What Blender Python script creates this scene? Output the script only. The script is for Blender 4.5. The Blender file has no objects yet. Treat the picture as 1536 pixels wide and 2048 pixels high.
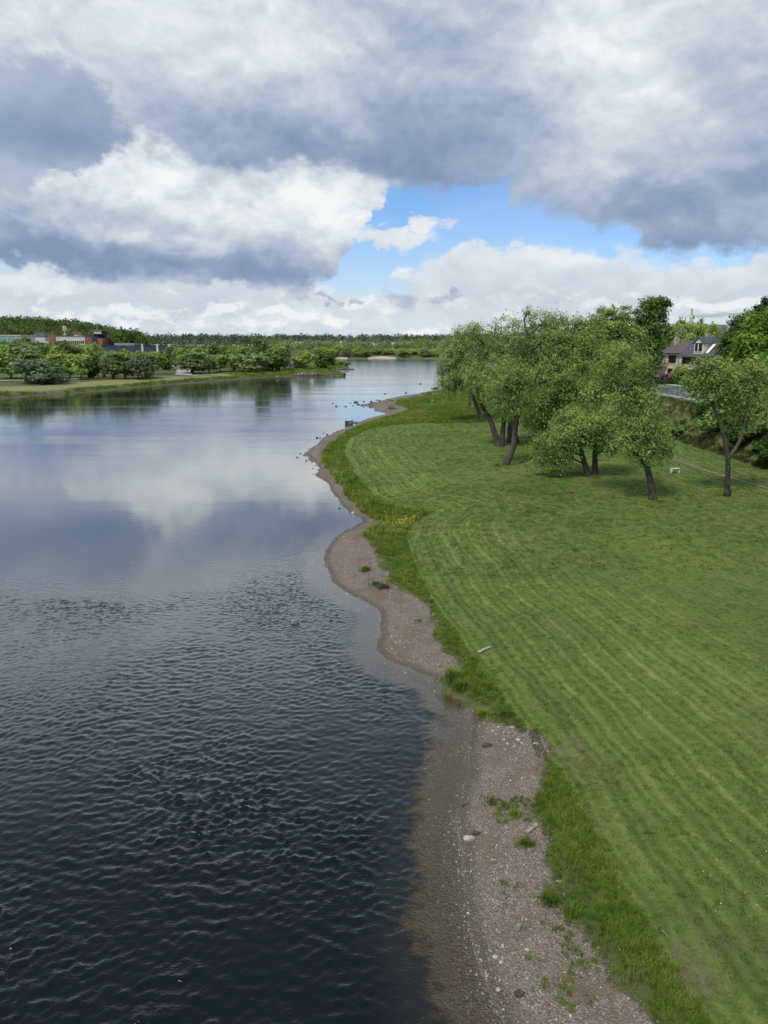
import bpy, math, random
import numpy as np
from mathutils import Vector

scene = bpy.context.scene
COL = scene.collection
R = math.radians
rng = np.random.default_rng(7)
random.seed(7)

# ------------------------------------------------------------------ camera
CAM_H = 13.0            # the camera looks down from a bridge, 13 m over the water
PITCH = R(13.2)
FPX = 1422.0            # focal length, in pixels of a 1536 x 2048 picture
cam_data = bpy.data.cameras.new("camera")
cam_data.sensor_fit = 'VERTICAL'
cam_data.sensor_height = 24.0
cam_data.lens = FPX / 2048.0 * 24.0
cam_data.clip_start = 0.1
cam_data.clip_end = 30000.0
cam = bpy.data.objects.new("camera", cam_data)
COL.objects.link(cam)
cam.location = (0, 0, CAM_H)
cam.rotation_euler = (math.pi / 2 - PITCH, 0, 0)
scene.camera = cam

# ------------------------------------------------------------------ view
scene.view_settings.view_transform = 'Standard'
scene.view_settings.look = 'None'
scene.view_settings.gamma = 1.0
scene.view_settings.exposure = 0.0
scene.view_settings.use_curve_mapping = False
scene.cycles.max_bounces = 6
scene.cycles.diffuse_bounces = 2
scene.cycles.glossy_bounces = 3
scene.cycles.transmission_bounces = 3
scene.cycles.transparent_max_bounces = 6
scene.cycles.use_denoising = True
scene.cycles.sample_clamp_indirect = 4.0

# ------------------------------------------------------------------ measuring helpers
def pix_dir(px, py):
    a = (px - 768.0) / FPX
    b = (1024.0 - py) / FPX
    return Vector((a, math.cos(PITCH) + b * math.sin(PITCH), -math.sin(PITCH) + b * math.cos(PITCH)))
def on_z(px, py, z=0.0):
    d = pix_dir(px, py)
    t = (z - CAM_H) / d.z
    return Vector((d.x * t, d.y * t, z))
def at_y(px, py, y):
    d = pix_dir(px, py)
    t = y / d.y
    return Vector((d.x * t, y, CAM_H + d.z * t))
def azel(px, py):
    d = pix_dir(px, py).normalized()
    return math.degrees(math.atan2(d.x, d.y)), math.degrees(math.asin(d.z))

# ------------------------------------------------------------------ node helpers
class E:
    """A socket one can do sums with."""
    def __init__(s, nt, sock): s.nt, s.s = nt, sock
    def _m(s, op, *o):
        n = s.nt.nodes.new('ShaderNodeMath'); n.operation = op
        for i, v in enumerate((s,) + o):
            if isinstance(v, E): s.nt.links.new(v.s, n.inputs[i])
            else: n.inputs[i].default_value = v
        return E(s.nt, n.outputs[0])
    def __add__(s, o): return s._m('ADD', o)
    __radd__ = __add__
    def __sub__(s, o): return s._m('SUBTRACT', o)
    def __rsub__(s, o): return (s * -1.0) + o
    def __mul__(s, o): return s._m('MULTIPLY', o)
    __rmul__ = __mul__
    def __truediv__(s, o): return s._m('DIVIDE', o)
    def max(s, o): return s._m('MAXIMUM', o)
    def min(s, o): return s._m('MINIMUM', o)
    def exp(s): return s._m('EXPONENT')
    def abs(s): return s._m('ABSOLUTE')
    def sin(s): return s._m('SINE')
    def pow(s, k): return s._m('POWER', k)
    def sat(s): return s.max(0.0).min(1.0)
    def step(s, a, b):
        n = s.nt.nodes.new('ShaderNodeMapRange'); n.interpolation_type = 'SMOOTHSTEP'
        s.nt.links.new(s.s, n.inputs[0])
        n.inputs[1].default_value = a; n.inputs[2].default_value = b
        n.inputs[3].default_value = 0; n.inputs[4].default_value = 1
        return E(s.nt, n.outputs[0])
    def lin(s, a, b, c, d):
        n = s.nt.nodes.new('ShaderNodeMapRange')
        s.nt.links.new(s.s, n.inputs[0])
        for i, v in enumerate((a, b, c, d)): n.inputs[i + 1].default_value = v
        return E(s.nt, n.outputs[0])
    def curve(s, pts, lo, hi, vlo, vhi):
        """piecewise curve through pts [(in, out)...]"""
        t = s.lin(lo, hi, 0, 1)
        n = s.nt.nodes.new('ShaderNodeFloatCurve')
        c = n.mapping.curves[0]
        q = sorted(((p[0] - lo) / (hi - lo), (p[1] - vlo) / (vhi - vlo)) for p in pts)
        while len(c.points) < len(q): c.points.new(0.5, 0.5)
        for k, (a, b) in enumerate(q):
            c.points[k].location = (a, b); c.points[k].handle_type = 'AUTO_CLAMPED'
        n.mapping.update()
        s.nt.links.new(t.s, n.inputs['Value'])
        return E(s.nt, n.outputs[0]).lin(0, 1, vlo, vhi)

def vec_scale(nt, v, sx, sy, sz, loc=(0, 0, 0), rot=(0, 0, 0)):
    n = nt.nodes.new('ShaderNodeMapping')
    nt.links.new(v, n.inputs[0])
    n.inputs['Scale'].default_value = (sx, sy, sz)
    n.inputs['Location'].default_value = loc
    n.inputs['Rotation'].default_value = rot
    return n.outputs[0]
def vec_add(nt, v, w, k=1.0):
    m = nt.nodes.new('ShaderNodeVectorMath'); m.operation = 'MULTIPLY_ADD'
    nt.links.new(w, m.inputs[0]); m.inputs[1].default_value = (k, k, k); nt.links.new(v, m.inputs[2])
    return m.outputs[0]
def noise(nt, v, scale, detail=4, rough=0.5, dist=0.0, color=False):
    n = nt.nodes.new('ShaderNodeTexNoise')
    nt.links.new(v, n.inputs['Vector'])
    n.inputs['Scale'].default_value = scale; n.inputs['Detail'].default_value = detail
    n.inputs['Roughness'].default_value = rough; n.inputs['Distortion'].default_value = dist
    return n.outputs['Color'] if color else E(nt, n.outputs['Fac'])
def voro(nt, v, scale, detail=0, feature='F1', rough=0.5):
    n = nt.nodes.new('ShaderNodeTexVoronoi'); n.feature = feature
    nt.links.new(v, n.inputs['Vector']); n.inputs['Scale'].default_value = scale
    n.inputs['Detail'].default_value = detail; n.inputs['Roughness'].default_value = rough
    return n
def mixc(nt, fac, a, b):
    n = nt.nodes.new('ShaderNodeMix'); n.data_type = 'RGBA'
    for sock, v in ((n.inputs[0], fac), (n.inputs[6], a), (n.inputs[7], b)):
        if isinstance(v, E): nt.links.new(v.s, sock)
        elif isinstance(v, bpy.types.NodeSocket): nt.links.new(v, sock)
        elif isinstance(v, (int, float)): sock.default_value = v
        else: sock.default_value = (*v, 1.0)
    return n.outputs[2]
def ramp(nt, e, stops, interp='LINEAR'):
    n = nt.nodes.new('ShaderNodeValToRGB'); n.color_ramp.interpolation = interp
    nt.links.new(e.s, n.inputs[0])
    el = n.color_ramp.elements
    while len(el) < len(stops): el.new(0.5)
    for k, (p, c) in enumerate(stops):
        el[k].position = p; el[k].color = (*c, 1.0)
    return n.outputs[0]

# ------------------------------------------------------------------ sky
SUN_EL, SUN_AZ = R(52), R(214)    # azimuth clockwise from the viewing direction: behind, to the left
world = bpy.data.worlds.new("World")
scene.world = world
world.use_nodes = True
nt = world.node_tree
nt.nodes.clear()
out = nt.nodes.new('ShaderNodeOutputWorld')
bg = nt.nodes.new('ShaderNodeBackground')
STR = 0.1
bg.inputs['Strength'].default_value = STR
nt.links.new(bg.outputs[0], out.inputs['Surface'])
sky = nt.nodes.new('ShaderNodeTexSky')
sky.sky_type = 'NISHITA'
sky.sun_disc = False
sky.sun_elevation = SUN_EL
sky.sun_rotation = SUN_AZ
sky.air_density = 1.0; sky.dust_density = 0.6; sky.ozone_density = 2.0

tc = nt.nodes.new('ShaderNodeTexCoord')
D = tc.outputs['Generated']
sep = nt.nodes.new('ShaderNodeSeparateXYZ'); nt.links.new(D, sep.inputs[0])
dx, dy, dz = (E(nt, sep.outputs[i]) for i in range(3))
AZ = dx._m('ARCTAN2', dy) * 57.29578
EL = dz._m('ARCSINE') * 57.29578
PXD = 0.0385            # degrees per picture pixel, roughly

Q = vec_scale(nt, D, 1, 1, 1.5)
warp = noise(nt, Q, 5.0, 3, 0.55, color=True)
wsub = nt.nodes.new('ShaderNodeVectorMath'); wsub.operation = 'SUBTRACT'
nt.links.new(warp, wsub.inputs[0]); wsub.inputs[1].default_value = (0.5, 0.5, 0.5)
QW = vec_add(nt, Q, wsub.outputs[0], 0.10)
UP = (0.0, 0.0, 0.022)
QW2 = vec_scale(nt, QW, 1, 1, 1, loc=UP)
def billow(v, scale, detail, rough=0.55):
    """cauliflower heaps: 1 at the middle of each puff"""
    n = voro(nt, v, scale, detail, 'F1', rough)
    n.normalize = True
    return 1.0 - E(nt, n.outputs['Distance'])
fb = noise(nt, QW, 6.0, 8, 0.56)            # broad
fb2 = noise(nt, QW2, 6.0, 8, 0.56)
fine = noise(nt, QW, 20.0, 7, 0.6)
b1 = billow(QW, 11.0, 1.5)
b2 = billow(QW2, 11.0, 1.5)
relief = (fb - fb2) * 2.0                   # lit from above
brel = (b1 - b2)
rag = (fine - 0.5) * 3.2 + (b1 - 0.6) * 1.0
edge = (fb - 0.5) * 2.2 + (b1 - 0.6) * 0.9 + (fine - 0.5) * 2.0     # ragged outline, about +-1
softedge = (fb - 0.5) * 1.6 + (fine - 0.5) * 0.7

wz = (noise(nt, Q, 9.0, 4, 0.6) - 0.5) * 9.0
Qb = vec_scale(nt, Q, 1, 1, 1, loc=(3.1, 1.7, 0.4))
wy = (noise(nt, Qb, 9.0, 4, 0.6) - 0.5) * 5.0
wf = nt.nodes.new('ShaderNodeSeparateColor')
nt.links.new(noise(nt, Qb, 26.0, 5, 0.6, color=True), wf.inputs[0])
AZG = AZ + wz; ELG = EL + wy
AZW = AZ + wz * 0.45 + (E(nt, wf.outputs[0]) - 0.5) * 4.5
ELW = EL + wy * 0.45 + (E(nt, wf.outputs[1]) - 0.5) * 3.2
def gauss(px, py, rx, ry, k=PXD):
    a, e = azel(px, py)
    u = (AZG - a) * (1.0 / (rx * k)); v = (ELG - e) * (1.0 / (ry * k))
    return ((u * u + v * v) * -1.0).exp()
def ell(px, py, rx, ry, k=PXD):
    a, e = azel(px, py)
    u = (AZW - a) * (1.0 / (rx * k)); v = (ELW - e) * (1.0 / (ry * k))
    return 1.0 - (u * u + v * v)
def bright(base, lst):
    t = None
    for (px, py, rx, ry, w) in lst:
        g = gauss(px, py, rx, ry) * w
        t = g if t is None else t + g
    return t + base
CR = [(0.0, (0.230, 0.310, 0.465)), (0.25, (0.315, 0.395, 0.555)), (0.5, (0.47, 0.545, 0.655)), (0.75, (0.67, 0.725, 0.785)), (1.0, (0.92, 0.93, 0.93))]
CR = [(p, tuple(v / STR * 0.1 for v in c)) for p, c in CR]
def cloudcol(t):
    c = ramp(nt, t.sat(), CR)
    m = nt.nodes.new('ShaderNodeVectorMath'); m.operation = 'SCALE'
    nt.links.new(c, m.inputs[0]); m.inputs['Scale'].default_value = 1.0 / 0.1
    return m.outputs[0]
def curve_px(pts):
    q = [azel(*p) for p in pts]
    return AZW.curve(q, -180.0, 180.0, -5.0, 40.0)

# blue sky, a little lifted
hs = nt.nodes.new('ShaderNodeHueSaturation')
nt.links.new(sky.outputs[0], hs.inputs['Color'])
hs.inputs['Saturation'].default_value = 1.25
hs.inputs['Value'].default_value = 1.0
c = mixc(nt, 1.0, hs.outputs[0], (1.0, 1.20, 1.52)); c.node.blend_type = 'MULTIPLY'
# milky air near the horizon
hz = (EL * -0.17).exp().sat() * 0.9
hz = (hz + (fb - 0.5) * 0.5).sat()
c = mixc(nt, hz, c, (6.6, 7.3, 8.2))
# far cumulus low over the horizon
QF = vec_scale(nt, D, 1, 1, 1.9)
QFW = vec_add(nt, QF, wsub.outputs[0], 0.05)
QFW2 = vec_scale(nt, QFW, 1, 1, 1, loc=(0, 0, 0.02))
n1 = noise(nt, QFW, 13.0, 7, 0.55); n2 = noise(nt, QFW2, 13.0, 7, 0.55)
fbil = billow(QFW, 26.0, 1)
band = 1.0 - ((EL - 2.6) * (1 / 3.2)).abs().min(1.5)
fm = ((n1 - 0.5) * 3.0 + (fbil - 0.62) * 1.4 + band * 0.8 - 0.42).step(0.0, 0.5)
ft = 0.80 + (n1 - n2) * 1.7 + (fbil - 0.65) * 0.35
c = mixc(nt, fm * 0.8, c, cloudcol(ft))
FM, FT = fm, ft
# pale veil, right of the blue gap
v1 = ell(130, 610, 640, 85).max(ell(1090, 590, 330, 100)).max(ell(1560, 575, 260, 62)).max(ell(1010, 545, 170, 55))
vm = (v1 * 0.9 + softedge * 0.4 + rag * 0.12).step(0.0, 0.45)
vt = bright(0.80, [(1080, 515, 160, 22, 0.10), (1100, 600, 320, 45, -0.10), (1400, 600, 220, 40, -0.10), (250, 600, 520, 60, -0.17), (60, 560, 120, 26, 0.14), (560, 635, 120, 20, 0.12)]) + relief * 0.35 + (fine - 0.5) * 0.25
c = mixc(nt, vm * 0.93, c, cloudcol(vt))
c = mixc(nt, FM * FT.step(0.78, 0.98) * EL.step(5.5, 2.5) * 0.75, c, cloudcol(FT))
# small dark rags over the horizon
s1 = ell(810, 597, 52, 24).max(ell(600, 578, 40, 30)).max(ell(700, 600, 30, 14)).max(ell(900, 600, 40, 12)).max(ell(640, 605, 30, 8))
sm = (s1 * 0.7 + rag * 0.22).step(0.0, 0.8)
c = mixc(nt, sm * 0.8, c, cloudcol(bright(0.22, []) if False else (relief * 0.6 + 0.30 + (fine - 0.5) * 0.3)))
# small white clouds in the blue gap
s2 = ell(795, 480, 95, 26).max(ell(858, 450, 48, 20))
sm = (s2 * 0.8 + rag * 0.25).step(0.0, 0.7)
c = mixc(nt, sm, c, cloudcol(relief * 0.5 + brel * 0.4 + 0.80 + (fine - 0.5) * 0.3))
# the white bank in the left half
up = curve_px([(-1400, 420), (-600, 560), (0, 525), (120, 560), (400, 575), (560, 590), (640, 575), (690, 520), (760, 420), (830, 350), (1000, 330), (1300, 250), (1536, 240), (2400, 300)])
bank = (ELW - up) * 0.55
bm = (bank + edge * 0.6 * bank.lin(0.0, 3.0, 1.0, 0.4)).step(0.0, 0.45)
bt = bright(0.76, [(30, 490, 150, 42, -0.58), (300, 522, 260, 24, -0.52), (540, 560, 190, 26, -0.55), (620, 500, 110, 40, -0.22),
                   (330, 470, 200, 40, -0.10), (660, 410, 90, 50, 0.18), (440, 425, 130, 34, 0.12), (100, 370, 140, 30, 0.10), (250, 440, 160, 30, -0.14),
                   (215, 210, 110, 90, 0.16), (110, 420, 200, 25, -0.10), (600, 350, 160, 40, 0.10)])
bt = bt + relief * 0.95 + brel * 0.60 + (fine - 0.5) * 0.30
c = mixc(nt, bm, c, cloudcol(bt))
# the dark blob at the left edge
lb = ell(20, 235, 225, 95).max(ell(60, 165, 130, 60)).max(ell(-200, 250, 300, 110))
lm = (lb * 1.0 + edge * 0.5).step(0.0, 0.35)
lt = bright(0.46, [(60, 270, 260, 50, -0.36), (150, 225, 80, 60, -0.14)]) + relief * 0.30 + (fine - 0.5) * 0.12
c = mixc(nt, lm, c, cloudcol(lt))
# the grey deck over everything else
lo = curve_px([(-2600, 200), (-1500, 330), (-600, 230), (-150, 150), (90, 130), (140, 150), (215, 215), (290, 295), (420, 345), (560, 352), (690, 352), (745, 385), (830, 385),
               (920, 372), (985, 360), (1010, 415), (1130, 440), (1200, 470), (1270, 490), (1300, 520), (1420, 510), (1560, 500), (1800, 470), (2400, 420), (3400, 300)])
deck = (ELW - lo) * 0.45
dm = (deck + edge * 0.35).step(-0.1, 0.55)
dt = bright(0.60, [(300, 70, 420, 95, 0.20), (640, 150, 120, 110, 0.13), (560, 265, 330, 75, -0.30), (520, 310, 250, 45, -0.14), (880, 310, 270, 75, -0.36),
                   (880, 120, 210, 120, -0.20), (760, 60, 160, 60, -0.06), (1170, 200, 110, 260, 0.20), (1250, 60, 130, 70, 0.16), (1350, 230, 120, 110, 0.08), (1450, 395, 300, 85, -0.42),
                   (1120, 405, 150, 40, -0.26), (1400, 495, 190, 25, -0.30), (1520, 190, 90, 90, -0.18), (1150, 340, 110, 50, 0.16), (705, 300, 40, 60, 0.16), (790, 375, 70, 18, 0.20)])
dt = dt + relief * 0.80 + brel * 0.26 + (fine - 0.5) * 0.22
c = mixc(nt, dm, c, cloudcol(dt))
nt.links.new(c, bg.inputs['Color'])
world.cycles.sampling_method = 'MANUAL'
world.cycles.sample_map_resolution = 512

sun_data = bpy.data.lights.new("sun", 'SUN')
sun_data.energy = 3.2
sun_data.angle = R(10)
sun_data.color = (1.0, 0.95, 0.86)
sun = bpy.data.objects.new("sun", sun_data)
COL.objects.link(sun)
_sd = Vector((math.sin(SUN_AZ) * math.cos(SUN_EL), math.cos(SUN_AZ) * math.cos(SUN_EL), math.sin(SUN_EL)))
sun.rotation_euler = _sd.to_track_quat('Z', 'Y').to_euler()

# ------------------------------------------------------------------ object helpers
def tag(o, label=None, cat=None, group=None, kind=None):
    if label: o['label'] = label
    if cat: o['category'] = cat
    if group: o['group'] = group
    if kind: o['kind'] = kind
    return o
def empty(name, loc=(0, 0, 0), rz=0.0):
    o = bpy.data.objects.new(name, None)
    o.empty_display_size = 0.5
    COL.objects.link(o); o.location = loc; o.rotation_euler.z = rz
    return o
def mesh_np(name, V, F, mat=None, parent=None, attrs=None, smooth=False, matidx=None, mats=None):
    """V (n,3), F list of index arrays all of the same length, or an (m,k) array"""
    me = bpy.data.meshes.new(name)
    V = np.asarray(V, np.float32); F = np.asarray(F, np.int32)
    n, m, k = len(V), len(F), F.shape[1]
    me.vertices.add(n); me.vertices.foreach_set('co', V.ravel())
    me.loops.add(m * k); me.loops.foreach_set('vertex_index', F.ravel())
    me.polygons.add(m)
    me.polygons.foreach_set('loop_start', np.arange(0, m * k, k, dtype=np.int32))
    if smooth: me.polygons.foreach_set('use_smooth', np.ones(m, bool))
    for a, v in (attrs or {}).items():
        at = me.attributes.new(a, 'FLOAT', 'POINT'); at.data.foreach_set('value', np.asarray(v, np.float32))
    if mats:
        for q in mats: me.materials.append(q)
        me.polygons.foreach_set('material_index', np.asarray(matidx, np.int32))
    elif mat: me.materials.append(mat)
    me.update(calc_edges=True)
    o = bpy.data.objects.new(name, me); COL.objects.link(o)
    if parent: o.parent = parent
    return o
class MB:
    """collects simple solids and links them as one mesh object"""
    def __init__(s): s.v, s.f = [], []
    def add(s, vs, fs):
        b = len(s.v); s.v += [tuple(v) for v in vs]; s.f += [tuple(i + b for i in f) for f in fs]; return s
    def box(s, x0, y0, z0, x1, y1, z1):
        v = [(x, y, z) for z in (z0, z1) for y in (y0, y1) for x in (x0, x1)]
        return s.add(v, [(0, 2, 3, 1), (4, 5, 7, 6), (0, 1, 5, 4), (2, 6, 7, 3), (0, 4, 6, 2), (1, 3, 7, 5)])
    def prism(s, poly, axis, a, b):
        """a polygon given in the two other axes, extruded along one axis from a to b"""
        n = len(poly)
        def P(u, w, t):
            return {'x': (t, u, w), 'y': (u, t, w), 'z': (u, w, t)}[axis]
        v = [P(u, w, a) for u, w in poly] + [P(u, w, b) for u, w in poly]
        f = [tuple(range(n - 1, -1, -1)), tuple(range(n, 2 * n))] + [(i, (i + 1) % n, n + (i + 1) % n, n + i) for i in range(n)]
        return s.add(v, f)
    def tube(s, pts, radii, n=8):
        pts = [Vector(p) for p in pts]; b = len(s.v); m = len(pts)
        for i, p in enumerate(pts):
            t = (pts[min(i + 1, m - 1)] - pts[max(i - 1, 0)]).normalized()
            u = t.cross(Vector((0.31, 0.95, 0.05))).normalized(); w = t.cross(u)
            for k in range(n):
                a = 2 * math.pi * k / n
                s.v.append(tuple(p + (u * math.cos(a) + w * math.sin(a)) * radii[i]))
        for i in range(m - 1):
            for k in range(n):
                s.f.append((b + i * n + k, b + i * n + (k + 1) % n, b + (i + 1) * n + (k + 1) % n, b + (i + 1) * n + k))
        s.f.append(tuple(b + k for k in range(n - 1, -1, -1))); s.f.append(tuple(b + (m - 1) * n + k for k in range(n)))
        return s
    def build(s, name, mat, parent=None, smooth=False, loc=None):
        me = bpy.data.meshes.new(name); me.from_pydata(s.v, [], s.f); me.materials.append(mat)
        import bmesh
        bm = bmesh.new(); bm.from_mesh(me); bmesh.ops.recalc_face_normals(bm, faces=bm.faces); bm.to_mesh(me); bm.free()
        if smooth:
            for p in me.polygons: p.use_smooth = True
        o = bpy.data.objects.new(name, me); COL.objects.link(o)
        if parent: o.parent = parent
        if loc: o.location = loc
        return o
def copy_part(o, parent):
    c = o.copy(); COL.objects.link(c); c.parent = parent; return c

# ------------------------------------------------------------------ materials
def new_mat(name):
    m = bpy.data.materials.new(name); m.use_nodes = True
    t = m.node_tree; t.nodes.clear()
    o = t.nodes.new('ShaderNodeOutputMaterial')
    return m, t, o
def principled(t, o, color, rough=0.8, spec=0.3, normal=None):
    b = t.nodes.new('ShaderNodeBsdfPrincipled')
    if isinstance(color, bpy.types.NodeSocket): t.links.new(color, b.inputs['Base Color'])
    else: b.inputs['Base Color'].default_value = (*color, 1)
    if isinstance(rough, E): t.links.new(rough.s, b.inputs['Roughness'])
    else: b.inputs['Roughness'].default_value = rough
    b.inputs['Specular IOR Level'].default_value = spec
    if normal is not None: t.links.new(normal, b.inputs['Normal'])
    t.links.new(b.outputs[0], o.inputs[0])
    return b
def bump(t, h, dist, strength=1.0):
    n = t.nodes.new('ShaderNodeBump'); n.inputs['Distance'].default_value = dist; n.inputs['Strength'].default_value = strength
    t.links.new(h.s, n.inputs['Height'])
    return n.outputs[0]
def attr(t, name):
    n = t.nodes.new('ShaderNodeAttribute'); n.attribute_name = name
    return E(t, n.outputs['Fac'])
def objco(t):
    return t.nodes.new('ShaderNodeTexCoord').outputs['Object']
def worldpos(t):
    return t.nodes.new('ShaderNodeNewGeometry').outputs['Position']
def simple_mat(name, color, rough=0.75, var=0.12, scale=3.0, spec=0.3, bumpd=0.0, color2=None):
    """a plain material with weathering: blotches and fine grain"""
    m, t, o = new_mat(name)
    v = worldpos(t)
    n = noise(t, v, scale, 5, 0.6)
    c2 = color2 or tuple(k * (1 - 2.2 * var) for k in color)
    c1 = tuple(min(1, k * (1 + var)) for k in color)
    c = mixc(t, n.step(0.32, 0.68), c2, c1)
    nrm = bump(t, noise(t, v, scale * 6, 4, 0.6), bumpd) if bumpd else None
    principled(t, o, c, rough, spec, nrm)
    return m

# ------------------------------------------------------------------ outlines measured on the ground
def P2(lst, z=0.0):
    return [tuple(on_z(x, y, z)[:2]) for x, y in lst]
water_right = P2([(1003, 2048), (985, 2000), (965, 1950), (951, 1900), (940, 1850), (926, 1780), (919, 1700), (919, 1640), (925, 1580), (938, 1520), (947, 1470),
    (950, 1437), (943, 1420), (928, 1402), (912, 1396), (898, 1386), (888, 1366), (850, 1350), (800, 1332), (771, 1318), (756, 1300), (758, 1270), (764, 1240), (755, 1218), (735, 1205),
    (700, 1188), (673, 1172), (657, 1147), (648, 1120), (651, 1100), (668, 1075), (700, 1058), (727, 1044), (722, 1037), (700, 1026), (681, 1006), (666, 985), (656, 966), (643, 956),
    (630, 951), (640, 941), (634, 926), (612, 910), (632, 892), (655, 873), (682, 860), (712, 850), (716, 845), (735, 838), (776, 829), (770, 826), (745, 822), (752, 818), (736, 813), (718, 811),
    (752, 804), (776, 797), (800, 793), (840, 786), (884, 777)])
far_right = [(22, 260), (34, 330), (50, 430), (66, 540), (80, 640)]
far_shore = [(60, 690), (30, 702), (0, 700), (-40, 698), (-66, 690)]
bend = [(-70, 660), (-58, 590), (-40, 530)]
water_left = P2([(690, 731), (700, 735), (668, 739), (662, 741), (640, 745), (690, 748.5), (689, 753), (640, 752.5), (585, 752.5), (530, 755), (490, 757), (455, 760.5), (420, 763.5), (360, 768), (300, 772.5), (240, 778),
    (200, 782), (160, 786), (120, 788), (60, 793), (0, 798)])
RIVER = [(water_right[0][0] + 1.2, -90)] + [(water_right[0][0] + 0.6, 5)] + water_right + far_right + far_shore + bend + water_left + [(-104, 120), (-112, 20), (-118, -90)]
GRASS = P2([(1355, 2048), (1290, 1985), (1235, 1930), (1180, 1860), (1120, 1790), (1088, 1700), (1080, 1640), (1078, 1590), (1098, 1530), (1098, 1492), (1062, 1462), (1030, 1440), (985, 1432), (958, 1425), (935, 1400),
    (905, 1385), (885, 1360), (880, 1345), (915, 1325), (905, 1305), (880, 1290), (868, 1240), (842, 1192), (808, 1172), (775, 1155), (752, 1112), (738, 1075), (740, 1056), (765, 1040),
    (725, 1018), (702, 990), (678, 962), (655, 930), (642, 905), (660, 884), (692, 862), (720, 850), (740, 841), (785, 831), (820, 818), (790, 808), (800, 797), (845, 788), (890, 778)], 0.45)
GRASS = [(GRASS[0][0] + 3.0, -90), (GRASS[0][0] + 0.8, 5)] + GRASS + [(26, 260), (38, 330), (54, 430), (70, 540), (84, 640), (900, 700), (900, -90)]
MOW = P2([(1470, 2048), (1390, 1950), (1310, 1830), (1240, 1715), (1180, 1610), (1120, 1500), (1050, 1410), (985, 1330), (915, 1240), (860, 1170), (822, 1100), (808, 1055), (822, 1028), (862, 1013), (850, 1010),
    (790, 1001), (740, 975), (705, 935), (683, 892), (695, 866), (745, 851), (850, 847), (960, 846), (1060, 846)], 1.2)
MOW = [(MOW[0][0] + 3.0, -90), (MOW[0][0] + 0.8, 5)] + MOW + [(37.2, 108), (37.2, -90)]
DRY = P2([(-60, 782), (60, 779), (130, 775), (200, 769), (300, 761), (400, 754), (470, 749.5), (460, 746), (400, 747), (300, 755), (200, 760), (100, 768), (20, 772), (-60, 775)], 1.6)

def seg_dist(X, Y, poly, closed=True):
    """signed distance to a polygon, positive inside"""
    n = len(poly); d2 = np.full(X.shape, 1e18); ins = np.zeros(X.shape, bool)
    for i in range(n if closed else n - 1):
        x0, y0 = poly[i]; x1, y1 = poly[(i + 1) % n]
        ex, ey = x1 - x0, y1 - y0
        L = ex * ex + ey * ey + 1e-12
        t = np.clip(((X - x0) * ex + (Y - y0) * ey) / L, 0, 1)
        d2 = np.minimum(d2, (X - x0 - t * ex) ** 2 + (Y - y0 - t * ey) ** 2)
        if closed:
            c = ((y0 > Y) != (y1 > Y)) & (X < (x1 - x0) * (Y - y0) / ((y1 - y0) if y1 != y0 else 1e-12) + x0)
            ins ^= c
    d = np.sqrt(d2)
    return np.where(ins, d, -d) if closed else d
def sstep(a, b, x):
    t = np.clip((x - a) / (b - a), 0, 1); return t * t * (3 - 2 * t)
_gr = np.random.default_rng(3)
_gt = _gr.uniform(-1, 1, (64, 64))
def vnoise(X, Y, s):
    """smooth value noise, cell size s"""
    x, y = X / s, Y / s; xi, yi = np.floor(x).astype(int), np.floor(y).astype(int)
    fx, fy = x - xi, y - yi; fx = fx * fx * (3 - 2 * fx); fy = fy * fy * (3 - 2 * fy)
    g = lambda a, b: _gt[a % 64, b % 64]
    return (g(xi, yi) * (1 - fx) + g(xi + 1, yi) * fx) * (1 - fy) + (g(xi, yi + 1) * (1 - fx) + g(xi + 1, yi + 1) * fx) * fy
def fields(X, Y):
    X = np.asarray(X, float); Y = np.asarray(Y, float)
    near = Y < 130
    jag = np.where(near & (X > -30), 0.16 * vnoise(X, Y, 1.1) + 0.08 * vnoise(X + 40, Y, 0.45), 0.8 * vnoise(X, Y, 9.0))
    w = -seg_dist(X, Y, RIVER) + jag * 0.8
    g = seg_dist(X, Y, GRASS) + np.where(near, 0.30 * vnoise(X, Y + 9, 1.7) + 0.16 * vnoise(X, Y, 0.6), 0)
    m = seg_dist(X, Y, MOW)
    return w, g, m
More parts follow.
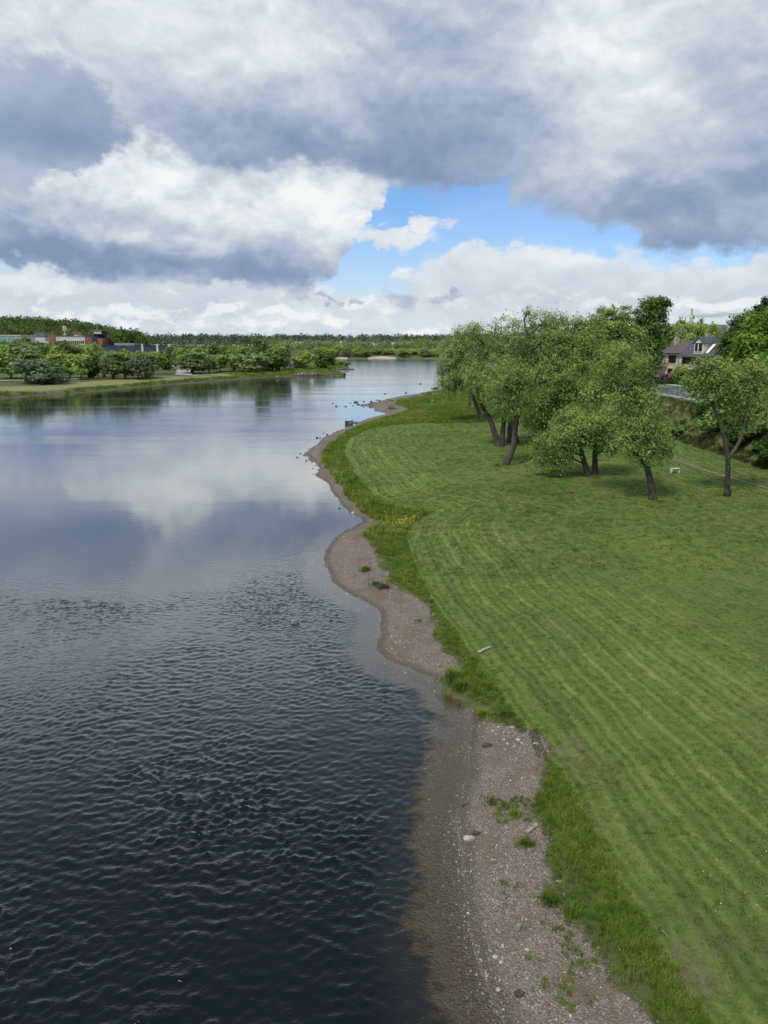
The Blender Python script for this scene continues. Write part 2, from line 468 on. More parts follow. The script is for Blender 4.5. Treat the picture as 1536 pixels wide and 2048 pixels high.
def height(X, Y, w=None, g=None):
    X = np.asarray(X, float); Y = np.asarray(Y, float)
    if w is None: w, g, _ = fields(X, Y)
    right = (X > -8 + 0 * X) & (Y < 600) & (X > (Y - 260) * 0.13)
    z = np.where(w < 0, np.maximum(-0.07 * -w - 0.18 * np.maximum(-w - 1.8, 0), -3.0), 0)
    # right bank: gravel, a low lip, the lawn
    wr = np.maximum(w, 0); gr = np.maximum(g, 0)
    zr = 0.40 * (1 - np.exp(-wr / 3.0)) + 0.13 * sstep(-0.12, 0.25, g) * (w > 0) + 0.75 * sstep(0.0, 9.0, g)
    zr = zr + np.minimum(0.035 * wr, 0.035 * wr) * (wr < 3) * 0
    zr = zr + (0.03 * vnoise(X, Y, 2.3) + 0.05 * vnoise(X, Y, 6.0)) * sstep(0, 2, g)
    bank_x = X + 0.8 * vnoise(X * 0 + 5, Y, 14.0)
    zr = zr + 4.15 * sstep(37.0, 42.0, bank_x) + 0.35 * vnoise(X, Y, 3.0) * sstep(36.8, 38, bank_x) * (1 - sstep(40.5, 42, bank_x))
    # left bank: a low scarp, the meadow, a slow rise, the wooded hill
    wl = np.maximum(w, 0)
    zl = 1.35 * (1 - np.exp(-wl / 2.6)) + 0.9 * sstep(4, 60, wl) + 5.5 * sstep(90, 330, wl) + 0.12 * vnoise(X, Y, 7.0) * sstep(0.3, 3, wl)
    hill = sstep(-185, -310, X + 14 * vnoise(X, Y, 60)) * np.exp(-((Y - 690) / 150.0) ** 2) * 19.0
    zl = zl + hill * sstep(60, 200, wl)
    far = sstep(690, 1400, Y)
    zl = zl + far * 3.0
    return np.where(w < 0, z, np.where(right, zr, zl))

def steps(*segs):
    o = []
    for a, b, s in segs: o += list(np.arange(a, b, s))
    return np.array(o + [segs[-1][1]])
gx = np.concatenate([-np.geomspace(6000, 330, 26), steps((-320, -24, 4), (-24, -6, 1.0), (-6, 24, 0.33), (24, 62, 1.0), (62, 300, 6)), np.geomspace(330, 6000, 24)])
gy = np.concatenate([steps((-90, 8, 3.5), (8, 62, 0.33), (62, 125, 0.7), (125, 420, 2.6), (420, 900, 8)), np.geomspace(930, 9000, 26)])
GX, GY = np.meshgrid(gx, gy)
W_, G_, M_ = fields(GX.ravel(), GY.ravel())
DRY_ = seg_dist(GX.ravel(), GY.ravel(), DRY)
Z_ = height(GX.ravel(), GY.ravel(), W_, G_)
nx, ny = len(gx), len(gy)
ii = (np.arange(ny - 1)[:, None] * nx + np.arange(nx - 1)[None, :]).ravel()
QUADS = np.stack([ii, ii + 1, ii + nx + 1, ii + nx], 1)
VG = np.stack([GX.ravel(), GY.ravel(), Z_], 1)

def lawn_stripes(t, msd, nbig, nmid):
    """swathes that follow the edge of the mown part: uneven widths, fading inland, thin pale lines of cut grass"""
    warp_ = msd + (nbig - 0.5) * 1.2 + (nmid - 0.5) * 0.30
    a = (warp_ * (2 * math.pi / 1.9)).sin(); b = (warp_ * (2 * math.pi / 0.83) + 1.3).sin(); c_ = (warp_ * (2 * math.pi / 0.41)).sin()
    fade = 1.0 - msd.step(2.0, 14.0) * 0.72
    d_ = (warp_ * (2 * math.pi / 0.29) + nbig * 9.0).sin()
    return (a * 0.07 + b * 0.10 + c_ * 0.13 + d_ * 0.07) * fade * (nmid * 0.9 + nbig * 0.9 - 0.05)
# --- ground material: gravel at the water, long grass, mown lawn with swathes, soil
gmat, t, o = new_mat("bank_ground")
pos = worldpos(t)
wsd, gsd, msd, dry = attr(t, 'wsd'), attr(t, 'gsd'), attr(t, 'msd'), attr(t, 'dry')
sx = t.nodes.new('ShaderNodeSeparateXYZ'); t.links.new(pos, sx.inputs[0])
PX, PY, PZ = (E(t, sx.outputs[i]) for i in range(3))
nbig = noise(t, pos, 0.13, 4, 0.55); nmid = noise(t, pos, 0.9, 5, 0.6); nfin = noise(t, pos, 9.0, 4, 0.65); nvf = noise(t, pos, 34.0, 3, 0.7)
peb = voro(t, pos, 24.0); pebd = E(t, peb.outputs['Distance'])
peb2 = voro(t, pos, 55.0)
pcol = ramp(t, E(t, t.nodes.new('ShaderNodeSeparateColor').outputs[0]), [(0, (0, 0, 0)), (1, (1, 1, 1))])
sc_ = t.nodes.new('ShaderNodeSeparateColor'); t.links.new(peb.outputs['Color'], sc_.inputs[0])
sc2 = t.nodes.new('ShaderNodeSeparateColor'); t.links.new(peb2.outputs['Color'], sc2.inputs[0])
mixp = (E(t, sc_.outputs[0]) * 0.55 + E(t, sc2.outputs[0]) * 0.45)
gravel = ramp(t, mixp, [(0.0, (0.080, 0.067, 0.053)), (0.45, (0.155, 0.134, 0.110)), (0.8, (0.235, 0.210, 0.178)), (1.0, (0.35, 0.325, 0.285))])
silt = mixc(t, nfin, (0.110, 0.085, 0.060), (0.190, 0.152, 0.112))
gravel = mixc(t, (nmid + (nbig - 0.5) * 0.9).step(0.47, 0.60), gravel, silt)
wet = 1.0 - (wsd + (nmid - 0.5) * 0.5).step(0.05, 0.75)
gravel_w = mixc(t, wet, gravel, (0.098, 0.093, 0.076))
gravel_f = mixc(t, wet * 0.60, gravel, gravel_w)
tide = (wsd + (nfin - 0.5) * 0.12).step(-0.03, 0.03) * (1.0 - (wsd + (nmid - 0.5) * 0.5).step(0.12, 0.50))
gravel_f = mixc(t, tide * 0.55, gravel_f, (0.060, 0.050, 0.040))
# grass
patch = (nbig - 0.5) * 0.95 + (nmid - 0.5) * 0.6 + (nfin - 0.5) * 0.5
long_g = ramp(t, (patch + 0.5).sat(), [(0.15, (0.052, 0.062, 0.022)), (0.5, (0.075, 0.100, 0.027)), (0.8, (0.110, 0.132, 0.042))])
# mowing swathes follow the edge of the mown part
swa = lawn_stripes(t, msd, nbig, nmid)
# thin along-swathe streaks of cut grass
lawnv = patch * 0.75 + swa + 0.5 + (nvf - 0.5) * 0.35
lawn = ramp(t, lawnv.sat(), [(0.05, (0.048, 0.078, 0.014)), (0.40, (0.090, 0.130, 0.027)), (0.68, (0.136, 0.180, 0.042)), (1.0, (0.215, 0.250, 0.082))])
straw = noise(t, vec_scale(t, pos, 1, 1, 1, loc=(41, 9, 0)), 0.22, 5, 0.65)
lawn = mixc(t, straw.step(0.52, 0.75) * 0.5, lawn, (0.165, 0.165, 0.066))
soil = noise(t, vec_scale(t, pos, 1, 1, 1, loc=(11, 77, 0)), 0.35, 5, 0.62)
lawn = mixc(t, (soil + PX.step(12, 30) * 0.08).step(0.60, 0.76) * 0.5, lawn, (0.100, 0.088, 0.050))
grass = mixc(t, (msd + (nmid - 0.5) * 0.5).step(-0.25, 0.25), long_g, lawn)
# worn patches inside the rough strip
bare = (soil + (nmid - 0.5) * 0.5).step(0.56, 0.66) * (1.0 - gsd.step(0.8, 2.2))
grass = mixc(t, bare * 0.8, grass, (0.145, 0.118, 0.085))
# the slope under the street
slope = PX.step(37.0, 38.2) * (1.0 - PX.step(41.2, 42.2)) * (1.0 - PY.step(230, 260))
scrub = ramp(t, (nmid * 0.6 + nfin * 0.4), [(0.30, (0.105, 0.080, 0.052)), (0.44, (0.130, 0.122, 0.062)), (0.56, (0.092, 0.138, 0.036))])
grass = mixc(t, slope, grass, scrub)
# dry mown meadow on the far bank
grass = mixc(t, (dry + (nbig - 0.5) * 5.0).step(-0.5, 3.0) * 0.85, grass, mixc(t, nmid.step(0.3, 0.7), (0.175, 0.182, 0.078), (0.245, 0.24, 0.115)))
gfar = PY.step(120.0, 200.0)
isg = (gsd + (nfin - 0.5) * 0.5 + (nmid - 0.5) * 0.4).step(-0.12, 0.10)
isg_left = (wsd + (nmid - 0.5) * 1.8).step(0.1, 0.8)
leftside = 1.0 - (PX - (PY - 260.0) * 0.13).step(-9.0, -8.0)
leftside = (leftside + PY.step(590.0, 610.0)).sat()
gravel_f = mixc(t, leftside * (1.0 - PY.step(590.0, 610.0)) * 0.8, gravel_f, (0.062, 0.052, 0.036))
gfac = isg * (1.0 - leftside) + isg_left * leftside
col = mixc(t, gfac, gravel_f, grass)
hgt = pebd * -0.9 * (1.0 - gfac) + (nfin * 1.2 + nvf * 0.8) * gfac
principled(t, o, col, 0.9 - (wet * (1.0 - gfac)) * 0.45, 0.25, bump(t, hgt, 0.045))

fc = lambda a: a[QUADS].mean(1)
fw, fg, fm_ = fc(W_), fc(G_), fc(M_)
fxm, fym = fc(GX.ravel()), fc(GY.ravel())
rightside = (fxm > -8) & (fxm > (fym - 260) * 0.13) & (fym < 600)
sel_bed = fw < -0.05
sel_beach = (~sel_bed) & rightside & (fg < 0) & (fym < 300)
sel_lawn = (~sel_bed) & rightside & (fm_ > 0) & (fym < 130)
sel_rest = ~(sel_bed | sel_beach | sel_lawn)
def sheet(name, sel, lbl=None):
    f = QUADS[sel]; u, inv = np.unique(f, return_inverse=True)
    ob = mesh_np(name, VG[u], inv.reshape(f.shape), gmat, attrs=dict(wsd=W_[u], gsd=G_[u], msd=M_[u], dry=DRY_[u]), smooth=True)
    ob['kind'] = 'structure'
    return ob
sheet('river_bed', sel_bed); sheet('gravel_beach', sel_beach); sheet('lawn', sel_lawn); sheet('ground', sel_rest)

# --- the river
wmat, t, o = new_mat("river_water")
pos = worldpos(t)
wsd = attr(t, 'wsd')
sx = t.nodes.new('ShaderNodeSeparateXYZ'); t.links.new(pos, sx.inputs[0])
PX, PY, PZ = (E(t, sx.outputs[i]) for i in range(3))
midn = noise(t, pos, 0.35, 4, 0.55)
w1 = noise(t, vec_scale(t, pos, 1.0, 1.9, 1.0, rot=(0, 0, R(12))), 2.1, 2, 0.5, 0.8)
w3 = noise(t, vec_scale(t, pos, 1.0, 1.6, 1.0, rot=(0, 0, R(35))), 9.0, 2, 0.5, 0.4)
chop = attr(t, 'chop')
shelf = (wsd + (midn - 0.5) * 1.6 + (w1 - 0.5) * 1.1).step(-2.7, -1.5)
# long slicks and wind streaks on the far water
streak = noise(t, vec_scale(t, pos, 0.012, 0.10, 1.0, rot=(0, 0, R(6))), 1.0, 4, 0.6).step(0.46, 0.66)
far_amp = (0.05 + streak * 0.30) * PY.step(42, 120) + 0.035
h = w3 * (PY.step(26, 13) * 0.013 + 0.008) * chop
rough_zone = chop.sat()
hf = (noise(t, vec_scale(t, pos, 0.5, 1.5, 1), 1.3, 3, 0.5) * 0.05 + w1 * 0.020) * (1.0 - rough_zone) * far_amp
hs_ = h + hf
nrm = bump(t, hs_, 1.0)
fr = t.nodes.new('ShaderNodeFresnel'); fr.inputs['IOR'].default_value = 1.333; t.links.new(nrm, fr.inputs['Normal'])
gl = t.nodes.new('ShaderNodeBsdfGlossy'); t.links.new(nrm, gl.inputs['Normal'])
grough = 0.05 + PY.step(60, 400) * 0.06
t.links.new(grough.s, gl.inputs['Roughness'])
df = t.nodes.new('ShaderNodeBsdfDiffuse')
t.links.new(mixc(t, shelf * 0.9, mixc(t, (PY + (midn - 0.5) * 10.0).step(15, 33), (0.0020, 0.0038, 0.0070), (0.030, 0.042, 0.047)), (0.011, 0.014, 0.015)), df.inputs['Color'])
tr = t.nodes.new('ShaderNodeBsdfTransparent'); tr.inputs['Color'].default_value = (0.93, 0.91, 0.84, 1)
mb = t.nodes.new('ShaderNodeMixShader')
clear = (wsd + (midn - 0.5) * 2.0 + (w1 - 0.5) * 1.1).step(-1.8, -1.05) * 0.9 + (wsd).step(-0.5, 0.0) * 0.1
t.links.new(clear.s, mb.inputs[0]); t.links.new(df.outputs[0], mb.inputs[1]); t.links.new(tr.outputs[0], mb.inputs[2])
mw = t.nodes.new('ShaderNodeMixShader')
R0 = E(t, fr.outputs[0]); R1 = 1.0 - (1.0 - R0).max(0.0)._m('POWER', R0.step(0.027, 0.11) * 2.4 + 1.0)        # reflectance raised above real water's to brighten the mirrored sky
t.links.new(R1.s, mw.inputs[0]); t.links.new(mb.outputs[0], mw.inputs[1]); t.links.new(gl.outputs[0], mw.inputs[2])
fo = attr(t, 'foam'); fn = noise(t, vec_scale(t, pos, 1.0, 1.8, 1.0, rot=(0, 0, R(-30))), 5.5, 4, 0.7)
fd = t.nodes.new('ShaderNodeBsdfDiffuse'); fd.inputs['Color'].default_value = (0.50, 0.54, 0.57, 1)
mfo = t.nodes.new('ShaderNodeMixShader'); ff = fo * (fn + fo * 0.06).step(0.55, 0.74) * 0.42
t.links.new(ff.s, mfo.inputs[0]); t.links.new(mw.outputs[0], mfo.inputs[1]); t.links.new(fd.outputs[0], mfo.inputs[2])
t.links.new(mfo.outputs[0], o.inputs[0])
# --- its surface: broken water below the riffle is real relief, the calm reach is flat
WX0, WX1, WY0, WY1, WS = -46.0, 9.0, 8.0, 60.0, 0.07
def wave_field(nx_, ny_, ds, lam, spread, ang, seed, lo=0.55, hi=1.9):
    """random short-crested waves about lam metres long, crests across the flow (unit rms slope)"""
    g = np.random.default_rng(seed)
    f = np.fft.fft2(g.normal(0, 1, (ny_, nx_)))
    ky = np.fft.fftfreq(ny_, ds)[:, None] * 2 * np.pi; kx = np.fft.fftfreq(nx_, ds)[None, :] * 2 * np.pi
    k = np.hypot(kx, ky) + 1e-9; k0 = 2 * np.pi / lam
    d = np.abs((kx * math.sin(ang) + ky * math.cos(ang)) / k)
    S = np.exp(-(np.log(k / k0) / 0.42) ** 2) * (d ** spread + 0.03) / k
    h_ = np.real(np.fft.ifft2(f * S))
    gy_, gx_ = np.gradient(h_, ds)
    return h_ / math.sqrt((gx_ ** 2 + gy_ ** 2).mean())
fx = np.arange(WX0, WX1 + 1e-6, WS); fy = np.arange(WY0, WY1 + 1e-6, WS); fx[-1] = WX1; fy[-1] = WY1
FX, FY = np.meshgrid(fx, fy); FX, FY = FX.ravel(), FY.ravel()
def chop_map(X, Y):
    """1 in the riffle, near 0 in the calm reach"""
    e = np.interp(X, [-60, -34, -27, -21, -16.5, -13, -9, -5.5, -3.5, 0, 30], [31, 34.5, 36.2, 38.6, 37.6, 36.0, 37.5, 42.0, 46, 49, 55])
    e = e + 2.2 * vnoise(X, Y * 0.4, 5.0) + 1.0 * vnoise(X + 9, Y, 1.9) + 0.5 * vnoise(X, Y + 5, 0.8)
    left = sstep(-10, -14, X)
    c = 1 - sstep(-3.2, 2.0 + 2.8 * (1 - left), Y - e + (1 - left) * 1.2)
    crest = np.exp(-((Y - e + 1.1) / 0.9) ** 2) * left * sstep(-0.15, 0.35, vnoise(X + 4, Y, 4.0) + 0.2)
    # the smooth tongue below the riffle, and quieter patches drawn out along the flow
    tx, ty = X + 11.8, Y - 29.5; tu, tv = tx * 0.55 + ty * 0.83, tx * 0.83 - ty * 0.55
    tong = np.exp(-((tu / 6.0) ** 2 + (tv / 2.6) ** 2) ** 1.5)
    band = np.clip(0.55 + 0.5 * vnoise(X * 0.55 + Y * 0.3, Y * 0.6, 2.6) + 0.25 * vnoise(X, Y * 0.5, 0.9), 0, 1)
    streak = np.exp(-((tv + 2.9 + 1.3 * vnoise(X, Y, 2.6)) / 0.9) ** 2) * sstep(8.5, 3, np.abs(tu))
    global FOAM; FOAM = np.clip(0.75 * streak + 0.55 * crest * (vnoise(X, Y * 2.5, 1.3) > 0.15), 0, 1)
    return c * (0.22 + 0.95 * band) * (1 - 0.75 * tong) + 0.75 * crest, c, tong
wf_, gf_, _m = fields(FX, FY)
CH, Cc, TG_ = chop_map(FX, FY); FO_ = FOAM.copy()
shore = sstep(-0.2, -2.4, wf_)                               # 0 at the water line
n1_ = wave_field(len(fx), len(fy), WS, 0.39, 1.5, R(8), 21).ravel()
n2_ = wave_field(len(fx), len(fy), WS, 0.25, 0.9, R(-20), 22).ravel()
n4_ = wave_field(len(fx), len(fy), WS, 0.36, 1.6, R(48), 24).ravel()
n5_ = wave_field(len(fx), len(fy), WS, 0.9, 2.0, R(-10), 25).ravel()
n3_ = wave_field(len(fx), len(fy), WS, 1.5, 4.0, R(62), 23).ravel()
ns_ = sstep(-2.3, -1.0, wf_ + 0.5 * vnoise(FX, FY, 1.6)) * (0.55 + 0.45 * sstep(16, 26, FY)) 
mixw_ = np.clip(1.4 * vnoise(FX * 0.8 + 11, FY + FX * 0.3, 3.4) + 0.5 * vnoise(FX, FY, 1.2), -1, 1)
hz_ = CH * (1 + 0.25 * (1 - sstep(13, 24, FY))) * ((0.105 + 0.06 * mixw_) * n1_ * (1 - 0.8 * ns_) + (0.15 - 0.06 * mixw_) * n2_ * (1 - 0.55 * ns_) + (0.085 - 0.06 * mixw_) * n4_ * (1 - 0.5 * ns_) + 0.045 * n5_ * (1 - ns_)) * (0.15 + 0.85 * shore) + Cc * 0.10 * n3_ * ns_ * (1 - sstep(26, 34, FY)) * shore
hz_ = hz_ + (1 - Cc) * 0.006 * n1_ * (1 - sstep(44, 58, FY))
hz_ = hz_ + 0.9 * np.maximum(hz_, 0) ** 2 / 0.03 * 0.35 - 0.004
edge_ = np.minimum.reduce([sstep(0, 3, FX - WX0), sstep(0, 1, WX1 - FX), sstep(0, 3, WY1 - FY), sstep(0, 1.0, FY - WY0)])
hz_ = hz_ * edge_ + 0.004
nf = len(fx); iq = (np.arange(len(fy) - 1)[:, None] * nf + np.arange(nf - 1)[None, :]).ravel()
FQ = np.stack([iq, iq + 1, iq + nf + 1, iq + nf], 1)
keep = (wf_[FQ].min(1) < 0.5)
vis = (np.abs(FX) < (FY * 0.975 + 3.0) * 0.60 + 2.5)
keep &= vis[FQ].all(1)
FQ = FQ[keep]; uf, inv_f = np.unique(FQ, return_inverse=True); inv_f = inv_f.reshape(FQ.shape)
cqx, cqy = GX.ravel()[QUADS].mean(1), GY.ravel()[QUADS].mean(1)
# the flat rest of the river: the same sheet cut along the edge of the relief
wq = (W_[QUADS].min(1) < 0.6)
f = QUADS[wq]; u, inv = np.unique(f, return_inverse=True); inv = inv.reshape(f.shape)
VW = VG[u].copy(); VW[:, 2] = 0.0
inside = (VW[:, 0] > WX0 + 1.2) & (VW[:, 0] < WX1 - 0.8) & (VW[:, 1] > WY0 + 0.8) & (VW[:, 1] < WY1 - 0.8) & (np.abs(VW[:, 0]) < (VW[:, 1] * 0.975 + 3.0) * 0.60 + 1.0)
VW[inside, 2] = -0.16                                         # dips under the relief where that covers it
VF = np.stack([FX[uf], FY[uf], hz_[uf]], 1)
c1_, _a, _b = chop_map(VW[:, 0], VW[:, 1])
river = mesh_np('river', np.concatenate([VF, VW]), np.concatenate([inv_f, inv + len(VF)]), wmat, attrs=dict(wsd=np.concatenate([wf_[uf], W_[u]]), chop=np.concatenate([np.minimum(CH[uf], 1.3), c1_]), foam=np.concatenate([FO_[uf], c1_ * 0])), smooth=True)
river['kind'] = 'structure'

# ------------------------------------------------------------------ trees
def leaf_mat(name, dark, mid, light, transl=0.26, objvar=0.0):
    m, t, o = new_mat(name)
    tint = attr(t, 'tint')
    if objvar:
        oi = t.nodes.new('ShaderNodeObjectInfo')
        tint = tint + (E(t, oi.outputs['Random']) - 0.5) * objvar
    n = noise(t, worldpos(t), 0.45, 3, 0.5)
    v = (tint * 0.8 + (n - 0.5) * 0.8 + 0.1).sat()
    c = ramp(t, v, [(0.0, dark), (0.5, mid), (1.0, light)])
    d = t.nodes.new('ShaderNodeBsdfDiffuse'); t.links.new(c, d.inputs[0])
    tr = t.nodes.new('ShaderNodeBsdfTranslucent'); t.links.new(mixc(t, 0.5, c, tuple(min(1, k * 1.5) for k in light)), tr.inputs[0])
    mx = t.nodes.new('ShaderNodeMixShader'); mx.inputs[0].default_value = transl
    t.links.new(d.outputs[0], mx.inputs[1]); t.links.new(tr.outputs[0], mx.inputs[2])
    t.links.new(mx.outputs[0], o.inputs[0])
    return m
def bark_mat(name, c1, c2, sc=2.0):
    m, t, o = new_mat(name)
    v = vec_scale(t, worldpos(t), 7 * sc, 7 * sc, 1.6 * sc)
    n = noise(t, v, 1.0, 5, 0.65)
    n2 = noise(t, worldpos(t), 0.8, 3, 0.5)
    principled(t, o, mixc(t, (n * 0.7 + n2 * 0.3).step(0.35, 0.65), c1, c2), 0.95, 0.1, bump(t, n, 0.05))
    return m
BARK = bark_mat("willow_bark", (0.026, 0.024, 0.021), (0.098, 0.092, 0.083))
BARKL = bark_mat("pale_bark", (0.07, 0.062, 0.052), (0.19, 0.175, 0.155))
L_WIL = leaf_mat("willow_leaves", (0.1047, 0.1603, 0.0549), (0.1989, 0.283, 0.09), (0.3352, 0.4056, 0.1499))
L_OAK = leaf_mat("broad_leaves", (0.0847, 0.1492, 0.0457), (0.1693, 0.2612, 0.0711), (0.2964, 0.373, 0.1141))
L_DARK = leaf_mat("dark_leaves", (0.0389, 0.0783, 0.0252), (0.0907, 0.1566, 0.0462), (0.1728, 0.2446, 0.0735))
L_MAPLE = leaf_mat("maple_leaves", (0.0617, 0.1328, 0.0239), (0.1283, 0.2403, 0.0419), (0.2185, 0.3479, 0.0672))
L_PINE = leaf_mat("pine_needles", (0.015, 0.033, 0.0168), (0.033, 0.063, 0.028), (0.0675, 0.105, 0.042), 0.1)
L_LILAC = leaf_mat("lilac_blossom", (0.06, 0.03, 0.055), (0.13, 0.065, 0.14), (0.22, 0.12, 0.24))
L_FAR = leaf_mat("far_leaves", (0.092, 0.1588, 0.0498), (0.1935, 0.2835, 0.0772), (0.3629, 0.4423, 0.1249), 0.3, 0.5)
L_FARY = leaf_mat("fresh_leaves", (0.1495, 0.2242, 0.0504), (0.2691, 0.3513, 0.081), (0.4186, 0.4784, 0.153), 0.35, 0.5)
L_FARO = leaf_mat("olive_leaves", (0.0904, 0.1266, 0.0528), (0.1726, 0.2261, 0.0909), (0.2714, 0.3256, 0.1404), 0.3, 0.4)
L_SILVER = leaf_mat("silvery_leaves", (0.0909, 0.1286, 0.0696), (0.1497, 0.1956, 0.1122), (0.2299, 0.2739, 0.1683), 0.3, 0.1)
L_WHITE = leaf_mat("white_blossom", (0.35, 0.36, 0.30), (0.58, 0.58, 0.52), (0.75, 0.75, 0.70), 0.3)

def unit(a):
    return a / (np.linalg.norm(a, axis=1, keepdims=True) + 1e-9)
def leaf_cards(P, outw, L, Wd, droop, tint, g):
    """one small bent diamond-shaped leaf spray at each point"""
    n = len(P)
    nn = unit(g.normal(0, 0.55, (n, 3)) + outw * 0.75 + np.array([0, 0, 0.50]))
    ax = g.normal(0, 1, (n, 3)) + outw * 0.5 + np.array([0, 0, -droop])
    ax = unit(ax - nn * (ax * nn).sum(1, keepdims=True))
    sd = np.cross(ax, nn)
    s = np.clip(np.exp(g.normal(-0.04, 0.36, (n, 1))), 0.45, 2.0)
    l = ax * L * s; w = sd * Wd * s * g.uniform(0.7, 1.2, (n, 1))
    V = np.stack([P - l * 0.5, P + w * 0.5 - l * 0.05 + nn * Wd * 0.12, P + l * 0.5, P - w * 0.5 + l * 0.05 + nn * Wd * 0.12], 1).reshape(-1, 3)
    F = np.arange(n * 4).reshape(n, 4)
    return V, F, np.repeat(tint, 4)
def fill_lobe(c, r, n_clump, per, sig, g, shell=0.62, bottom=1.0):
    """clump centres in a lobe, mostly near its skin, ragged; returns leaf points, outward vectors, tints"""
    d = unit(g.normal(0, 1, (n_clump, 3)))
    d[:, 2] = np.where(d[:, 2] < 0, d[:, 2] * bottom, d[:, 2])
    rad = shell + (1.08 - shell) * g.random(n_clump) ** 0.7
    rad *= 1.0 + 0.22 * np.sin(d[:, 0] * 5.1 + c[0]) * np.cos(d[:, 1] * 4.3 + c[1]) + 0.12 * np.sin(d[:, 2] * 9 + c[2] * 2)
    C = c + d * rad[:, None] * r
    ct = g.normal(0.5, 0.26, n_clump) + 0.12 * d[:, 2]  # lobe tops tinted lighter: light from above put into the leaf colour
    idx = np.repeat(np.arange(n_clump), per)
    P = C[idx] + g.normal(0, 1, (len(idx), 3)) * np.array([1, 1, 0.72]) * sig * g.uniform(0.6, 1.3, n_clump)[idx][:, None]
    tint = np.clip(ct[idx] + g.normal(0, 0.06, len(idx)), 0, 1)
    return P, d[idx], tint, C
def smooth_path(pts, k=5):
    pts = [Vector(p) for p in pts]
    q = [pts[0] * 2 - pts[1]] + pts + [pts[-1] * 2 - pts[-2]]
    o = []
    for i in range(1, len(q) - 2):
        p0, p1, p2, p3 = q[i - 1:i + 3]
        for j in range(k):
            u = j / k
            o.append(0.5 * ((2 * p1) + (p2 - p0) * u + (2 * p0 - 5 * p1 + 4 * p2 - p3) * u * u + (3 * p1 - p0 - 3 * p2 + p3) * u ** 3))
    return o + [pts[-1]]
def limb(mb, a, b, r0, r1, g, sag=0.15, n=6):
    a, b = Vector(a), Vector(b); L = (b - a).length
    mid = a.lerp(b, 0.5) + Vector(g.normal(0, 0.08, 3)) * L + Vector((0, 0, sag * L))
    p = smooth_path([a, mid, b], 4)
    m = len(p)
    mb.tube(p, [r0 + (r1 - r0) * i / (m - 1) for i in range(m)], n)

def near_tree(name, label, cat, group, base, trunks, lobes, leafm, barkm=BARK, L=0.24, Wd=0.10, dens=1.0, droop=0.4, seed=1, extra=None, strands=None, sig=0.36):
    """base: picture point of the foot; trunks: [([picture points with depth shift], r0, r1)];
    lobes: [(px, py, rx, ry, depth shift, density)] measured in the picture at the tree's distance"""
    g = np.random.default_rng(seed)
    if base is not None and len(base) == 3: by = base[2]; b0 = at_y(base[0], base[1], by)
    else:
        b0 = on_z(base[0], base[1], 1.3)
        for _ in range(4): b0 = on_z(base[0], base[1], float(height([b0.x], [b0.y])[0]))
        by = b0.y
    root = empty(name, b0)
    tag(root, label, cat, group)
    ppm = FPX / by                                     # picture pixels per metre there (near enough)
    def W(px, py, dy=0.0):
        p = at_y(px, py, by); return np.array([p.x, by + dy, p.z]) - np.array(b0)
    mb = MB(); nodes = []
    for (pts, r0, r1) in trunks:
        p = smooth_path([W(*q) for q in pts], 5); m = len(p)
        rr = [(r0 + (r1 - r0) * (i / (m - 1)) ** 0.8) * (1 + 0.06 * math.sin(i * 1.7 + seed)) for i in range(m)]
        if pts[0][1] >= base[1] - 14: rr[0] *= 1.45; rr[1] *= 1.12; p[0] = p[0] - Vector((0, 0, 0.25))
        mb.tube(p, rr, 10)
        nodes += [(p[i], rr[i]) for i in range(m)]
    Ps, Os, Ts = [], [], []
    for (px, py, rx, ry, dy, dn) in lobes:
        c = W(px, py, dy); r = np.array([rx / ppm, rx / ppm * 0.85, ry / ppm])
        area = (r[0] * r[0] + 2 * r[0] * r[2]) * 4.2
        ncl = max(6, int(area * 1.8 * dens * dn))
        P, O, T, C = fill_lobe(c, r, ncl, 40, sig, g)
        # shade side of the lobe keeps fewer sprays
        Ps.append(P); Os.append(O); Ts.append(T)
        if nodes:
            low = [q for q in nodes if q[0].z < c[2] + 0.3] or nodes
            a, ra = min(low, key=lambda q: (q[0] - Vector(c)).length + 0.4 * max(0, q[0].z - c[2] + 1.0))
            rl = min(ra * 0.7, 0.05 + 0.035 * float(r.max()))
            limb(mb, a, Vector(c), rl, rl * 0.45, g)
            for q in C[g.permutation(len(C))[:max(4, len(C) // 9)]]:
                limb(mb, Vector(c).lerp(Vector(a), g.random() * 0.35), Vector(c).lerp(Vector(q), 0.95), rl * 0.38, 0.012, g, 0.06, 4)
    if strands:                                        # hanging willow strings
        for (px, py, dy, n, ln, sp) in strands:
            c = W(px, py, dy)
            for _ in range(n):
                s = c + g.normal(0, 1, 3) * np.array([sp / ppm, sp / ppm, 0.35]); k = int(ln * 9 * g.uniform(0.6, 1.1))
                z = np.linspace(0, -k / 9, k)
                P = s + np.stack([0.06 * np.sin(z * 3 + s[0]), 0.06 * np.cos(z * 2.4), z], 1) + g.normal(0, 0.05, (k, 3))
                Ps.append(P); Os.append(np.tile([[0, 0, -2.0]], (k, 1))); Ts.append(np.full(k, g.uniform(0.3, 0.7)))
    P, O, T = np.concatenate(Ps), np.concatenate(Os), np.concatenate(Ts)
    # nothing hangs through the ground
    hz = height(P[:, 0] + b0.x, P[:, 1] + b0.y) - b0.z
    k = P[:, 2] > hz + 0.25
    P, O, T = P[k], O[k], T[k]
    V, F, tt = leaf_cards(P, O, L, Wd, droop, T, g)
    mb.build('trunk', barkm, root, smooth=True)
    mesh_np('crown', V, F, leafm, root, attrs=dict(tint=tt))
    return root

